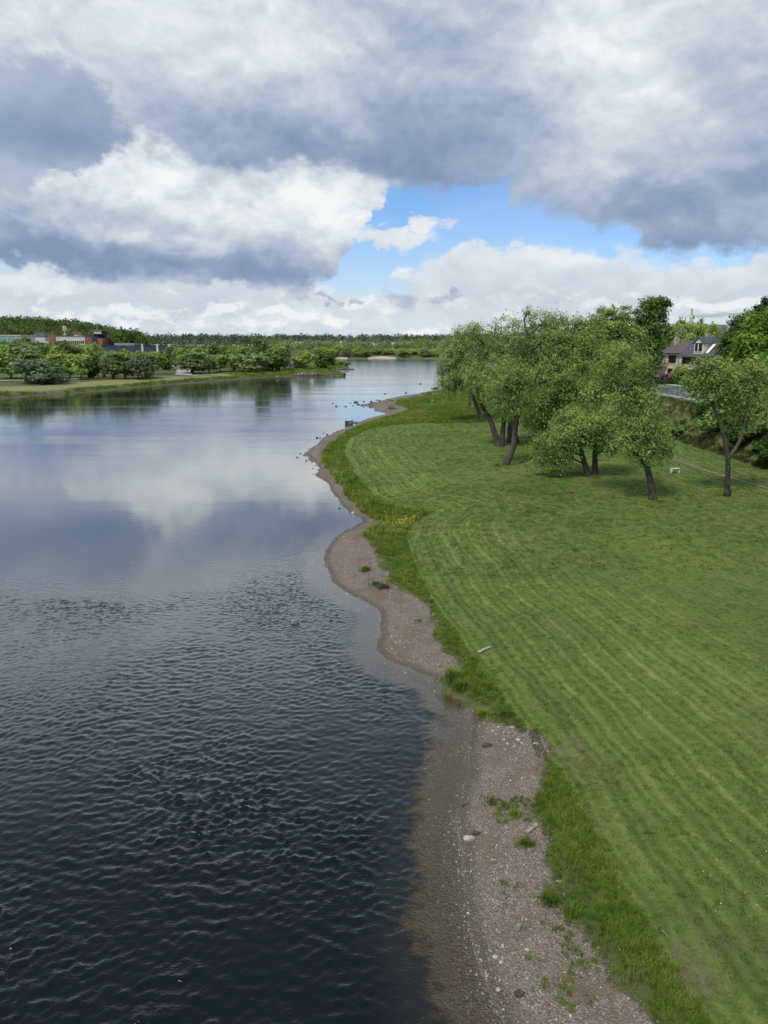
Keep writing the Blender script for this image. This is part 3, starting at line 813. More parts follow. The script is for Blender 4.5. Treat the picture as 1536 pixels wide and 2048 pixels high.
# --- the willows and their neighbours on the lawn
GRP = 'willows standing on the mown river lawn'
near_tree('willow_tree', 'drooping willow closest to the water with a long low horizontal branch over the bank', 'tree', GRP, (962, 843),
    [([(966, 843), (955, 815), (944, 788), (938, 762), (930, 735), (920, 700, 0.5)], 0.42, 0.12), ([(938, 770), (915, 774, -0.6), (888, 776, -1)], 0.16, 0.06), ([(940, 765), (955, 730, 1), (962, 690, 1)], 0.2, 0.07),
     ([(925, 715, 0), (918, 690, 0), (913, 662, 0)], 0.13, 0.05)],
    [(916, 702, 32, 36, 0, 1), (905, 735, 28, 32, -1, 1.1), (935, 745, 30, 28, -1.5, 1), (950, 700, 30, 34, 1, 1), (925, 672, 24, 16, 0, .7), (898, 762, 22, 16, -1, .9), (955, 760, 24, 24, 1.0, .8)],
    L_WIL, L=0.34, Wd=0.085, dens=1.0, droop=1.2, seed=11, strands=[(912, 776, -1, 46, 2.0, 20), (895, 755, -1, 30, 2.2, 14), (935, 776, -1, 30, 1.5, 15), (884, 735, 0, 22, 2.0, 8)])
near_tree('willow_tree', 'thin straight stem half hidden behind the low branch of the willow at the water', 'tree', GRP, (938, 822),
    [([(938, 822), (940, 800), (941, 775), (946, 745)], 0.26, 0.1)], [(948, 728, 26, 28, 0, .8), (958, 700, 22, 24, 0, .7)], L_WIL, L=0.34, Wd=0.09, droop=1.0, seed=12)
near_tree('willow_tree', 'tall open willow with a forked foot, bare upper limbs reaching to the sky', 'tree', GRP, (1000, 892),
    [([(998, 893), (990, 868), (980, 840), (966, 815), (955, 785), (958, 750)], 0.42, 0.14), ([(1003, 893), (1006, 860), (1008, 830), (1006, 790), (1000, 740), (990, 700)], 0.34, 0.12),
     ([(975, 735), (973, 710), (968, 690), (950, 668), (935, 650)], 0.2, 0.04), ([(976, 718), (985, 690), (990, 664), (992, 645)], 0.15, 0.035), ([(980, 728), (1000, 708), (1016, 690)], 0.12, 0.05), ([(962, 715), (948, 700), (938, 690)], 0.1, 0.04)],
    [(975, 760, 44, 34, -1, 1), (1000, 780, 40, 36, -1.5, 1), (985, 722, 40, 28, 0, .8), (960, 690, 30, 24, 0, .5), (995, 685, 32, 24, 0, .55), (1018, 655, 24, 22, 1, .6), (940, 665, 20, 16, 0, .4), (975, 662, 26, 16, 0, .42), (1010, 820, 24, 22, -1, .8), (1030, 690, 26, 30, 1, .7), (955, 668, 16, 14, 0, .4)],
    L_WIL, L=0.30, Wd=0.085, droop=0.9, seed=13)
near_tree('willow_tree', 'broad dark double trunk with a high crown, between the forked willow and the bent one', 'tree', GRP, (1024, 888, 87.5),
    [([(1022, 888), (1022, 850), (1024, 815), (1030, 770), (1045, 720), (1056, 680), (1050, 640, .5), (1060, 622, .5)], 0.5, 0.06), ([(1032, 886), (1030, 850), (1038, 800), (1055, 750)], 0.36, 0.16), ([(1053, 690), (1062, 668), (1075, 655), (1090, 640)], 0.16, 0.05)],
    [(1058, 625, 9, 12, .5, .8), (1050, 655, 16, 18, .5, .45), (1060, 700, 34, 32, 1, .9), (1048, 745, 40, 36, 0, 1), (1098, 668, 42, 38, 2, .85), (1090, 640, 28, 20, 2, .6), (1100, 720, 44, 34, 1, 1), (1135, 690, 36, 34, 3, .85), (1150, 655, 26, 22, 3, .6), (1125, 645, 22, 20, 3, .55)],
    L_WIL, L=0.28, Wd=0.085, droop=0.9, seed=14)
near_tree('willow_tree', 'bent single trunk leaning towards the road with one pale sawn branch scar', 'tree', GRP, (1012, 930),
    [([(1011, 930), (1021, 908), (1028, 885), (1030, 860), (1033, 836), (1028, 815), (1024, 795)], 0.36, 0.20), ([(1032, 845), (1044, 822), (1052, 800)], 0.10, 0.06), ([(1026, 805), (1018, 785), (1012, 770)], 0.17, 0.08)],
    [(1010, 775, 32, 32, 0, 1), (1042, 775, 32, 32, 0, 1), (1030, 745, 34, 28, 0.5, 1), (990, 800, 22, 26, -.5, .8), (1055, 800, 28, 26, 0, .8), (1018, 815, 22, 18, -.5, .7)],
    L_OAK, L=0.20, Wd=0.085, droop=0.5, seed=15)
near_tree('willow_tree', 'big round-headed willow filling the middle of the group, thick limb slanting to the water side', 'tree', GRP, (1092, 868, 88),
    [([(1092, 868), (1092, 840), (1094, 815), (1098, 785), (1112, 740), (1125, 700)], 0.5, 0.2), ([(1130, 830, -2), (1108, 808, -2), (1082, 795, -2), (1068, 786, -2)], 0.24, 0.09), ([(1146, 806, 0), (1140, 780, 0), (1128, 750, 0)], 0.3, 0.14), ([(1092, 850), (1120, 836), (1150, 812, 0)], 0.35, 0.3)],
    [(1085, 770, 42, 36, -2, 1.0), (1078, 815, 34, 34, -1, 1), (1120, 760, 46, 40, -2, 1.0), (1150, 720, 46, 38, 0, 1), (1170, 680, 36, 36, 1, .9), (1110, 700, 40, 36, 0, .9), (1075, 850, 26, 30, 0, .9), (1140, 810, 40, 34, -1, 1), (1170, 770, 40, 34, -1, 1), (1180, 650, 24, 18, 2, .7)],
    L_OAK, L=0.26, Wd=0.11, droop=0.5, seed=16)
near_tree('oak_tree', 'low spreading tree on twin trunks with leaves sweeping almost to the grass', 'tree', GRP, (1182, 951),
    [([(1176, 951), (1171, 932), (1165, 912), (1160, 890), (1148, 868)], 0.30, 0.15), ([(1189, 951), (1190, 930), (1190, 905), (1194, 880), (1200, 855)], 0.30, 0.16), ([(1160, 888), (1130, 882, -.5), (1105, 897, -.8)], 0.12, 0.04), ([(1194, 880), (1222, 868), (1245, 860)], 0.14, 0.06)],
    [(1150, 862, 44, 30, -1, 1.1), (1110, 880, 38, 30, -.8, 1.1), (1085, 905, 24, 26, 0, 1), (1105, 925, 26, 20, -.5, .9), (1180, 850, 46, 28, 0, 1.1), (1215, 870, 40, 32, -.4, 1.1), (1192, 876, 44, 17, 0, .8), (1232, 838, 40, 30, 1, 1), (1124, 914, 24, 17, -.5, .7), (1222, 896, 22, 13, 0, .6), (1115, 948, 14, 10, -.5, .7), (1150, 838, 40, 22, 1, 1)],
    L_OAK, L=0.20, Wd=0.10, droop=0.3, seed=17)
near_tree('willow_tree', 'tall leaning tree with a smooth pale grey foot beside the path', 'tree', GRP, (1305, 999),
    [([(1306, 999), (1303, 975), (1298, 950), (1290, 928), (1276, 912), (1258, 896), (1240, 882), (1222, 874)], 0.30, 0.12), ([(1288, 925), (1292, 900), (1290, 870), (1280, 830), (1270, 780), (1262, 740)], 0.20, 0.07), ([(1280, 830), (1300, 800), (1312, 770)], 0.10, 0.05), ([(1282, 850), (1255, 800), (1235, 768, .5), (1200, 745, 1)], 0.12, 0.05)],
    [(1270, 840, 40, 34, -.5, 1.1), (1300, 860, 42, 36, 0, 1.1), (1255, 790, 46, 40, 0, 1.05), (1295, 800, 34, 38, 0, 1), (1240, 735, 44, 36, 0, 1), (1275, 720, 38, 34, 1, 1), (1310, 905, 34, 30, 0, 1.0), (1250, 875, 30, 24, -1, 1), (1270, 905, 28, 18, -.5, .8), (1215, 770, 40, 34, 1, 1), (1190, 800, 34, 28, 1.4, .9), (1240, 698, 26, 16, .5, .9), (1290, 760, 24, 34, 1, .9), (1330, 905, 16, 22, 0, .7)],
    L_OAK, L=0.19, Wd=0.085, droop=0.5, seed=18)
near_tree('young_tree', 'slender tree forking into a wide V, alone on the lawn beside the path', 'tree', GRP, (1454, 992),
    [([(1454, 992), (1455, 960), (1456, 930), (1454, 905), (1449, 880), (1442, 852), (1432, 825), (1420, 800), (1407, 780), (1396, 768)], 0.24, 0.07), ([(1456, 918), (1470, 898), (1482, 876), (1490, 845), (1494, 815), (1496, 780), (1492, 750)], 0.17, 0.06), ([(1433, 826), (1448, 800), (1456, 775)], 0.09, 0.04)],
    [(1400, 758, 30, 22, 0, 1.5), (1425, 745, 26, 22, 0, 1.5), (1390, 775, 20, 18, 0, 1.2), (1440, 765, 28, 22, 0, 1.4), (1460, 785, 24, 24, 0, 1.3), (1410, 790, 24, 16, 0, 1), (1480, 760, 26, 30, 1, 1.3), (1505, 790, 26, 34, 1, 1.3), (1412, 728, 20, 12, 0, 1.2), (1470, 820, 26, 22, 1, 1), (1500, 840, 28, 26, 1, 1), (1520, 750, 26, 34, 1, 1.2), (1440, 800, 20, 14, 0, .8)],
    L_OAK, L=0.20, Wd=0.10, droop=0.3, seed=19)
# behind them
near_tree('poplar_tree', 'tall ragged tree whose dark ivy-wrapped stem rises highest above the group', 'tree', None, (1303, 820, 118),
    [([(1300, 830), (1302, 780), (1304, 720), (1306, 660), (1305, 615), (1304, 600)], 0.55, 0.1)],
    [(1306, 640, 16, 44, 0, 1.2), (1308, 608, 22, 14, 0, .9), (1285, 630, 16, 18, 0, .5), (1328, 612, 14, 12, 0, .6), (1288, 680, 28, 34, 0, 1), (1306, 692, 20, 34, 0, 1), (1275, 655, 16, 18, 0, .5), (1286, 740, 30, 40, 0, .9), (1322, 645, 12, 20, 0, .5)],
    L_DARK, L=0.34, Wd=0.18, seed=20)
near_tree('lime_tree', 'dome-shaped dark green tree just behind the willows, next to the ivy-wrapped tree', 'tree', None, (1222, 830, 112),
    [([(1222, 830), (1222, 780), (1223, 700)], 0.5, 0.15)], [(1222, 650, 36, 34, 0, 1.1), (1205, 680, 38, 34, 0, 1), (1248, 676, 34, 34, 0, 1), (1230, 720, 46, 40, 0, .8), (1195, 730, 40, 40, 0, .7), (1262, 700, 24, 40, 0, .8)], L_OAK, L=0.32, Wd=0.16, seed=21)
near_tree('maple_tree', 'sunny yellow-green maple on the slope at the picture edge', 'tree', None, (1505, 905, 82),
    [([(1505, 905), (1500, 850), (1504, 780), (1510, 710)], 0.32, 0.1)],
    [(1512, 690, 34, 40, 0, 1.1), (1530, 650, 26, 30, 0, 1), (1490, 735, 34, 34, 0, 1.1), (1525, 750, 34, 40, 0, 1), (1560, 700, 40, 60, 1, .8), (1495, 690, 24, 22, -.5, .9), (1500, 800, 36, 40, 1, .9), (1540, 820, 36, 40, 1, .9)],
    L_MAPLE, L=0.30, Wd=0.22, seed=22, sig=0.4)
near_tree('lime_tree', 'dark rounded tree against the sky above the yellow-green maple', 'tree', None, (1492, 800, 118),
    [([(1492, 800), (1490, 740), (1488, 680)], 0.4, 0.15)], [(1485, 668, 30, 32, 0, 1), (1465, 690, 26, 34, 0, 1), (1510, 655, 28, 34, 0, 1), (1478, 720, 32, 36, 0, 1), (1462, 735, 22, 28, 0, .8), (1535, 660, 30, 36, 0, .8), (1505, 720, 40, 40, 1, .8)], L_DARK, L=0.34, Wd=0.19, seed=23)
# pine at the very edge: tiers of flat sprays
near_tree('pine_tree', 'dark pine with flat spreading tiers cut by the picture edge', 'tree', None, (1542, 790, 112),
    [([(1542, 790), (1541, 700), (1541, 600)], 0.4, 0.06)], [(1540, 602, 14, 7, 0, 1.6), (1528, 617, 16, 5, 0, 1.8), (1548, 622, 20, 6, 0, 1.6), (1524, 630, 20, 4, 0, 1.6), (1555, 640, 24, 6, 0, 1.4), (1535, 608, 10, 8, 0, 1.6), (1530, 650, 26, 7, 0, 1.4)], L_PINE, L=0.4, Wd=0.12, seed=24, sig=0.25)

# --- prototypes for the trees farther away (about ten metres tall, copied and scaled)
PROTO = {}
def proto(kind, lobes, trunk_h, leafm, n, L, Wd, seed, barkm=BARK, trunk_r=0.22, sig=0.45, droop=0.3, second=None, stems=1):
    g = np.random.default_rng(seed)
    Ps, Os, Ts, Cs = [], [], [], []
    tot = sum(r[3] * r[5] for r in lobes)
    for (x, y, z, rx, ry, rz) in lobes:
        P, O, T, C = fill_lobe(np.array([x, y, z]), np.array([rx, ry, rz]), max(5, int(n / 14 * rx * rz / tot)), 14, sig, g, 0.55)
        Ps.append(P); Os.append(O); Ts.append(T); Cs.append((x, y, z))
    P, O, T = np.concatenate(Ps), np.concatenate(Os), np.concatenate(Ts)
    V, F, tt = leaf_cards(P, O, L, Wd, droop, T, g)
    mb = MB()
    for s in range(stems):
        dx_ = 0 if stems == 1 else g.normal(0, 0.5)
        mb.tube(smooth_path([(dx_, 0, -0.4), (dx_ * 1.5 + g.normal(0, .15), g.normal(0, .15), trunk_h * 0.5), (dx_ * 2, 0, trunk_h * 1.3)], 3), np.linspace(trunk_r * 1.3, trunk_r * 0.5, 7), 6)
    for c in Cs: limb(mb, (0, 0, trunk_h * 0.8), c, trunk_r * 0.5, trunk_r * 0.15, g, 0.1, 5)
    tr = mb.build('trunk', barkm, None, smooth=True); cr = mesh_np('crown', V, F, leafm, None, attrs=dict(tint=tt))
    for q in (tr, cr): COL.objects.unlink(q)
    PROTO[kind] = (tr.data, cr.data)
def blobs(seed, n, R0, h0, h1, rr, rz):
    g = np.random.default_rng(seed); o = []
    for i in range(n):
        a = g.uniform(0, 6.28); q = R0 * math.sqrt(g.random()); z = g.uniform(h0, h1)
        k = 1 - 0.45 * max(0, (z - (h0 + h1) / 2) / (h1 - h0) * 2)
        o.append((math.cos(a) * q * k, math.sin(a) * q * k, z, rr * g.uniform(.75, 1.2), rr * g.uniform(.75, 1.2), rz * g.uniform(.8, 1.15)))
    return o
proto('round', blobs(1, 12, 2.6, 2.7, 8.2, 2.2, 1.9), 3.0, L_FAR, 3900, 0.8, 0.5, 31)
proto('round2', blobs(2, 11, 2.2, 2.3, 8.6, 2.1, 2.0), 3.0, L_FAR, 3600, 0.8, 0.5, 32, stems=2)
proto('fresh', blobs(3, 12, 2.4, 2.3, 8.4, 2.1, 1.9), 2.6, L_FARY, 3600, 0.8, 0.5, 33)
proto('olive', blobs(4, 13, 2.9, 2.1, 8.0, 2.2, 1.9), 2.2, L_FARO, 3750, 0.8, 0.5, 34, stems=3, droop=0.8)
proto('silver', blobs(5, 12, 3.4, 1.9, 7.8, 2.4, 2.0), 2.0, L_SILVER, 3900, 0.8, 0.5, 35, stems=3, droop=0.8)
proto('dark', blobs(6, 13, 2.2, 1.9, 8.6, 2.0, 1.9), 2.6, L_DARK, 3600, 0.8, 0.5, 36)
proto('tall', blobs(7, 15, 1.9, 1.9, 9.2, 1.5, 1.6), 3.0, L_FARO, 2550, 0.8, 0.5, 37, droop=0.6)
proto('white', blobs(8, 11, 2.4, 1.6, 7.8, 1.9, 1.9), 2.0, L_WHITE, 2400, 0.8, 0.5, 38)
proto('pine', [(0, 0, 9.2, .9, .9, .9), (.5, 0, 8.0, 1.5, 1.5, .7), (-.5, .2, 6.8, 1.8, 1.8, .7), (.3, -.3, 5.6, 1.9, 1.9, .6)], 5.5, L_PINE, 1300, 0.6, 0.3, 39, sig=0.3)
proto('weeping', blobs(9, 12, 2.0, 2.7, 8.4, 1.8, 2.4), 2.6, L_SILVER, 3300, 0.8, 0.5, 40, droop=2.0)
proto('bush', blobs(10, 6, 2.6, 1.2, 4.4, 2.2, 1.8), 0.8, L_OAK, 2250, 0.8, 0.5, 41, stems=3, trunk_r=0.12)
def far_tree(kind, px, base_py, top_py, wpx, label, group, y=None, name=None, cat='tree', seed=None, proto_w=7.4, hproto=10.0):
    """stands where the ground meets the sight line of its foot; as tall and as wide as it looks"""
    global _ft
    _ft += 1
    if y is None:
        b = on_z(px, base_py, 2.2)
        for _ in range(5): b = on_z(px, base_py, float(height([b.x], [b.y])[0]))
        if b.y > 1500 or b.y < 0: raise ValueError((label, b))
    else:
        b = at_y(px, base_py, y); b.z = float(height([b.x], [b.y])[0])
    top = at_y(px, top_py, b.y).z
    h = max(1.5, top - b.z); w = wpx / FPX * math.hypot(b.y, 0)
    r = empty(name or {'pine': 'pine_tree', 'bush': 'bush', 'silver': 'willow_tree', 'olive': 'willow_tree', 'weeping': 'willow_tree', 'white': 'blossom_tree'}.get(kind, 'broadleaf_tree'), b, (_ft * 2.399) % 6.283)
    hp = 6.0 if kind == 'bush' else hproto
    r.scale = (w / proto_w, w / proto_w, h / hp)
    tag(r, label, cat, group)
    for nm, me in zip(('trunk', 'crown'), PROTO[kind]):
        c = bpy.data.objects.new(nm, me); COL.objects.link(c); c.parent = r
    return r
_ft = 0
ROW = 'trees along the path on the far bank'
for a in [
    ('round', 22, 757, 700, 66, 'dark leafy tree on the far bank cut by the picture edge'),
    ('olive', 52, 756, 690, 64, 'brownish olive tree behind the silvery willow on the far bank'),
    ('silver', 86, 768, 714, 72, 'silvery grey willow standing forward on the meadow of the far bank'),
    ('fresh', 118, 757, 702, 52, 'bright yellow-green tree beside the silvery willow on the far bank'),
    ('round2', 140, 757, 712, 36, 'small round tree tucked beside the bright yellow-green one'),
    ('round', 163, 758, 704, 50, 'round-crowned green tree in the row by the far path, under the white building'),
    ('dark', 188, 756, 706, 34, 'narrow dark tree in the row by the far path, under the black and red tower'),
    ('olive', 208, 754, 706, 36, 'olive-leaved tree in the row by the far path, under the end of the brick tower'),
    ('olive', 228, 758, 704, 46, 'olive willow with many stems in the row by the far path'),
    ('round2', 250, 757, 698, 48, 'full green tree at the middle of the row, under the dark long hall'),
    ('weeping', 276, 759, 710, 52, 'feathery hanging willow at the end of the row by the far path'),
    ('olive', 293, 756, 708, 40, 'feathery olive willow touching the hanging one at the end of the row'),
    ('round', 308, 748, 700, 46, 'broad tree behind the feathery willows near the grey road'),
    ('dark', 328, 740, 704, 32, 'dark rounded tree next to the bend of the grey road'),
    ('fresh', 20, 745, 692, 60, 'yellowish tree in the second row at the picture edge of the far bank'),
    ('olive', 78, 744, 686, 60, 'brown-tinged tree below the small grey house on the far bank'),
    ('fresh', 105, 742, 690, 44, 'light green tree below the brick wing of the white building'),
    ('dark', 84, 748, 700, 34, 'dark green tree just above the silvery willow'),
    ('olive', 146, 742, 688, 50, 'brown-tinged tree below the white building on the far bank'),
    ('round', 180, 738, 688, 40, 'green tree in front of the brick tower on the far bank'),
    ('round', 350, 722, 690, 30, 'small tree behind the bend of the grey road'),
    ('olive', 386, 748, 704, 56, 'pale olive willow right beside the bend of the grey road'),
    ('olive', 418, 746, 712, 32, 'small bushy willow second from the bend of the grey road'),
    ('round', 441, 744, 707, 42, 'deep green round tree between the road bend and the low grey willow'),
    ('fresh', 470, 742, 709, 32, 'small yellowish tree behind the low grey willow'),
    ('olive', 508, 747, 708, 66, 'low wide grey-green willow leaning out over the bank'),
    ('tall', 521, 741, 674, 50, 'tallest tree of the far bank, thin crown with dark mistletoe balls'),
    ('round', 552, 742, 690, 48, 'full bright green tree right of the one with mistletoe balls'),
    ('weeping', 570, 738, 692, 28, 'pale hanging willow beside the full bright green tree'),
    ('white', 590, 737, 716, 24, 'small tree in white blossom on the far bank'),
    ('fresh', 611, 738, 703, 44, 'yellow-green tree right beside the white blossom'),
    ('dark', 640, 736, 705, 36, 'bluish dark tree near the end of the far bank'),
    ('dark', 660, 735, 707, 26, 'small dark tree second from the point of the far bank'),
]:
    far_tree(*a, ROW)
far_tree('bush', 666, 737, 722, 20, 'light green bush at the point of the far bank', ROW, cat='bush')
far_tree('bush', 684, 731.5, 722, 26, 'flat green bush on the last spit of the far bank', ROW, cat='bush')
BACK = 'woodland behind the trees of the far bank'
g = np.random.default_rng(5)
for i in range(30):
    px = 352 + i * 7.4 + g.normal(0, 3); k = ['olive', 'round', 'dark', 'olive', 'round2', 'tall'][i % 6]
    far_tree(k, px, 720, 692 + g.normal(0, 2.2) - (4 if k == 'tall' else 0), 34 * g.uniform(.8, 1.2), {'olive': 'olive-brown', 'round': 'mid green', 'dark': 'dark green', 'round2': 'loose mid green', 'tall': 'thin pale', 'fresh': 'yellow-green', 'silver': 'grey-green'}[k] + ' tree in the mixed woodland behind the far bank', BACK, y=g.uniform(330, 430))
for i in range(44):
    px = -20 + i * 7.6 + g.normal(0, 3); k = ['olive', 'round', 'dark', 'round2', 'fresh', 'round'][i % 6]
    top = 690 + g.normal(0, 2.5) if px < 200 else 703.5 + g.normal(0, 2.5)
    far_tree(k, px, 735, top, 38 * g.uniform(.8, 1.2), {'olive': 'olive-brown', 'round': 'mid green', 'dark': 'dark green', 'round2': 'loose mid green', 'tall': 'thin pale', 'fresh': 'yellow-green', 'silver': 'grey-green'}[k] + ' tree in the wood below the buildings on the far hill', 'wood below the hill buildings', y=g.uniform(290, 400))
for i, (px, top, w) in enumerate([(238, 664, 26), (250, 658, 26), (262, 660, 26), (276, 661, 24), (286, 668, 20), (226, 672, 20), (292, 676, 14), (268, 666, 24), (244, 672, 24)]):
    far_tree('dark', px, 700, top, w, 'dark tall tree at the end of the wooded hill', 'dark trees at the end of the hill', y=480 + 9 * (i % 4))
SHORE = 'trees along the opposite shore upstream'
for i in range(40):
    px = 636 + i * 6.6 + g.normal(0, 2.5)
    if 752 < px < 792: base = 'high'
    k = ['fresh', 'round', 'fresh', 'silver', 'round2', 'fresh'][i % 6]
    top = 698 + g.normal(0, 3.2)
    far_tree(k, px, 716, top, 20 * g.uniform(.8, 1.35), {'olive': 'olive-brown', 'round': 'mid green', 'dark': 'dark green', 'round2': 'loose mid green', 'tall': 'thin pale', 'fresh': 'yellow-green', 'silver': 'grey-green'}[k] + ' tree on the opposite shore upstream', SHORE, y=(g.uniform(712, 735) if not (738 < px < 800 or 815 < px < 842) else g.uniform(775, 800)))

# --- woods that read as one mass
def wood(name, pts, hmin, hmax, wid, leafm, per, L, seed, label=None):
    g = np.random.default_rng(seed)
    X = np.array([p[0] for p in pts]); Y = np.array([p[1] for p in pts]); Z = height(X, Y)
    n = len(X); H = g.uniform(hmin, hmax, n); Wd = wid * g.uniform(.75, 1.3, n)
    idx = np.repeat(np.arange(n), per)
    d = unit(g.normal(0, 1, (n * per, 3))); d[:, 2] = np.abs(d[:, 2]) * 1.2 - 0.35
    rad = 0.7 + 0.4 * g.random(n * per)
    P = np.stack([X[idx] + d[:, 0] * rad * Wd[idx] / 2, Y[idx] + d[:, 1] * rad * Wd[idx] / 2, Z[idx] + H[idx] * (0.60 + 0.38 * d[:, 2] * rad)], 1)
    tint = np.clip(g.normal(0.5, 0.25, n)[idx] + g.normal(0, 0.12, n * per), 0, 1)
    V, F, tt = leaf_cards(P, d, L, L * 0.7, 0.2, tint, g)
    o = mesh_np(name, V, F, leafm, None, attrs=dict(tint=tt))
    tag(o, label, None, None, 'stuff')
pts = []
for _ in range(5200):
    x = rng.uniform(-640, -175); y = rng.uniform(545, 800)
    h0 = float(height([x], [y])[0])
    if h0 > 9.5: pts.append((x, y))
    if len(pts) > 1500: break
wood('hill_forest', pts, 11, 16, 8.5, leaf_mat("hill_leaves", (0.0528, 0.0792, 0.0339), (0.099, 0.1368, 0.0493), (0.165, 0.2016, 0.0693), 0.25), 70, 1.5, 51)
pts = [(rng.uniform(-560, 420), rng.uniform(1120, 1500)) for _ in range(1500)]
wood('ridge_forest', pts, 17, 24, 12, leaf_mat("hazed_ridge_leaves", (0.0449, 0.0768, 0.0619), (0.0857, 0.1229, 0.0857), (0.153, 0.1824, 0.1071), 0.15), 34, 2.6, 52)  # bluish distance haze is mixed into these leaf colours
pts = [(rng.uniform(-150, 200), rng.uniform(745, 960)) for _ in range(520)]
pts = [p for p in pts if p[1] > 800 or not (-15 < p[0] < 42)]
wood('shore_forest', pts, 10, 17, 9, leaf_mat("shore_leaves", (0.081, 0.1116, 0.0546), (0.162, 0.216, 0.084), (0.297, 0.351, 0.1365), 0.25), 80, 1.5, 53)
pts = [(rng.uniform(-800, -190), rng.uniform(900, 1400)) for _ in range(900)]
wood('valley_forest', pts, 8, 12, 12, bpy.data.materials['hazed_ridge_leaves'], 30, 2.4, 54)

# ------------------------------------------------------------------ the street above the bank
ASPH = simple_mat("asphalt", (0.115, 0.12, 0.13), 0.9, 0.10, 1.5)
CONC = simple_mat("pale_concrete", (0.34, 0.35, 0.36), 0.85, 0.10, 1.2)
KERB = simple_mat("kerb_stone", (0.30, 0.30, 0.29), 0.85, 0.08, 2.0)
PAINT = simple_mat("road_paint", (0.72, 0.72, 0.70), 0.7, 0.05, 2.0)
DMET = simple_mat("dark_metal", (0.035, 0.04, 0.05), 0.5, 0.1, 4.0, 0.5)
WMET = simple_mat("white_metal", (0.55, 0.56, 0.56), 0.5, 0.06, 4.0, 0.5)
BLUE = simple_mat("sign_blue", (0.06, 0.20, 0.42), 0.5, 0.05, 4.0)
LGREEN = simple_mat("verge_grass", (0.060, 0.105, 0.022), 0.95, 0.3, 1.5)
DIRT = simple_mat("path_dirt", (0.185, 0.165, 0.135), 0.95, 0.14, 0.9)
SZ = 5.66
def strip(name, pts, wid, mat, z=None, lift=0.02, thick=0.0, kind='structure'):
    """a ribbon that lies on the ground (or at height z) along a line"""
    pts = smooth_path([(x, y, 0) for x, y in pts], 8); V = []; n = len(pts)
    for i, p in enumerate(pts):
        d = (pts[min(i + 1, n - 1)] - pts[max(i - 1, 0)]).normalized(); s = Vector((d.y, -d.x, 0))
        for k in (-1, -0.33, 0.33, 1):
            q = p + s * wid / 2 * k
            zz = z if z is not None else float(height([q.x], [q.y])[0]) + lift
            V.append((q.x, q.y, zz))
    F = [(i * 4 + k, i * 4 + k + 1, i * 4 + 5 + k, i * 4 + 4 + k) for i in range(n - 1) for k in range(3)]
    o = mesh_np(name, V, F, mat); o['kind'] = kind
    return o
m = MB().box(43.6, -60, SZ - 1.0, 51.2, 330, SZ); m.build('road', ASPH)['kind'] = 'structure'
m = MB()
for y in range(-60, 330, 9): m.box(47.33, y, SZ + 0.001, 47.47, y + 3, SZ + 0.005)
m.build('road_marking', PAINT)['kind'] = 'structure'
m = MB().box(51.2, -60, SZ - 1, 51.4, 330, SZ + 0.13).box(43.4, -60, SZ - 1, 43.6, 330, SZ + 0.13); m.build('kerb', KERB)['kind'] = 'structure'
m = MB().box(53.2, -60, SZ - 1, 55.0, 330, SZ + 0.12); m.build('pavement', CONC)['kind'] = 'structure'
m = MB().box(51.4, -60, SZ - 1, 53.2, 330, SZ + 0.10).box(55.0, -60, SZ - 1, 62.0, 330, SZ + 0.1); m.build('grass_verge', LGREEN)['kind'] = 'structure'
walk = MB().box(41.9, -60, SZ - 0.75, 43.4, 330, SZ + 0.06).build('riverside_footpath', CONC); walk['kind'] = 'structure'
slab = None
for k, y in enumerate(range(60, 130, 2)):
    if slab is None: slab = MB().box(41.86, 0.02, SZ - 0.5, 43.34, 1.98, SZ + 0.075).build('slab', CONC, walk); s = slab
    else: s = copy_part(slab, walk)
    s.location.y = y
# low railing along the footpath
rail = empty('railing', (43.25, 60, SZ + 0.06)); tag(rail, 'low dark metal railing along the kerb above the grassy slope', 'railing')
for z in (0.16, 0.42): MB().box(-0.025, 0, z, 0.025, 70, z + 0.05).build('rail', DMET, rail)
pst = MB().box(-0.03, 0, 0, 0.03, 0.06, 0.5).build('post', DMET, rail)
for y in range(2, 70, 2): copy_part(pst, rail).location.y = y
for k, (px, lab) in enumerate([(1341, 'thin dark pole on the footpath, to the river side of the road sign'), (1394, 'thin dark pole on the footpath between the road sign and the forked tree')]):
    y = 43.1 * FPX / (px - 768) * 0.985
    p = empty('pole', (43.0, y, SZ + 0.075)); tag(p, lab, 'pole')
    MB().tube([(0, 0, 0), (0, 0, 2.0)], [0.035, 0.03], 8).build('shaft', DMET, p); MB().tube([(0, 0, 2.0), (0, 0, 2.06)], [0.05, 0.03], 8).build('cap', DMET, p)
    MB().box(-0.07, -0.07, 0, 0.07, 0.07, 0.03).build('foot', DMET, p)
y = 43.0 * FPX / 600 * 0.985
p = empty('road_sign', (43.0, y, SZ + 0.075)); tag(p, 'white and blue sign on a dark post beside the street', 'sign')
MB().tube([(0, 0, 0), (0, 0, 2.75)], [0.05, 0.045], 8).build('post', DMET, p)
sp = MB().box(-0.36, -0.05, 2.25, 0.36, -0.02, 2.62).build('panel', WMET, p)
MB().box(-0.10, -0.065, 2.28, 0.12, -0.052, 2.60).build('blue_field', BLUE, sp)
# dirt path over the lawn, bench, stump
strip('dirt_path', [(30.2, 76), (30.8, 70), (31.4, 65), (32.2, 60), (32.8, 54), (33.4, 46), (34, 38)], 0.55, DIRT, lift=0.03)
b = on_z(1350, 938, 1.6)
r = empty('bench', (b.x, b.y, float(height([b.x], [b.y])[0])), R(12)); tag(r, 'small white backless bench standing in the grass beside the dirt path', 'bench')
MB().box(-0.42, -0.17, 0.40, 0.42, 0.17, 0.45).build('seat', WMET, r)
for s in (-1, 1): MB().box(s * 0.38 - 0.03, -0.15, 0, s * 0.38 + 0.03, 0.15, 0.40).build('leg', WMET, r)

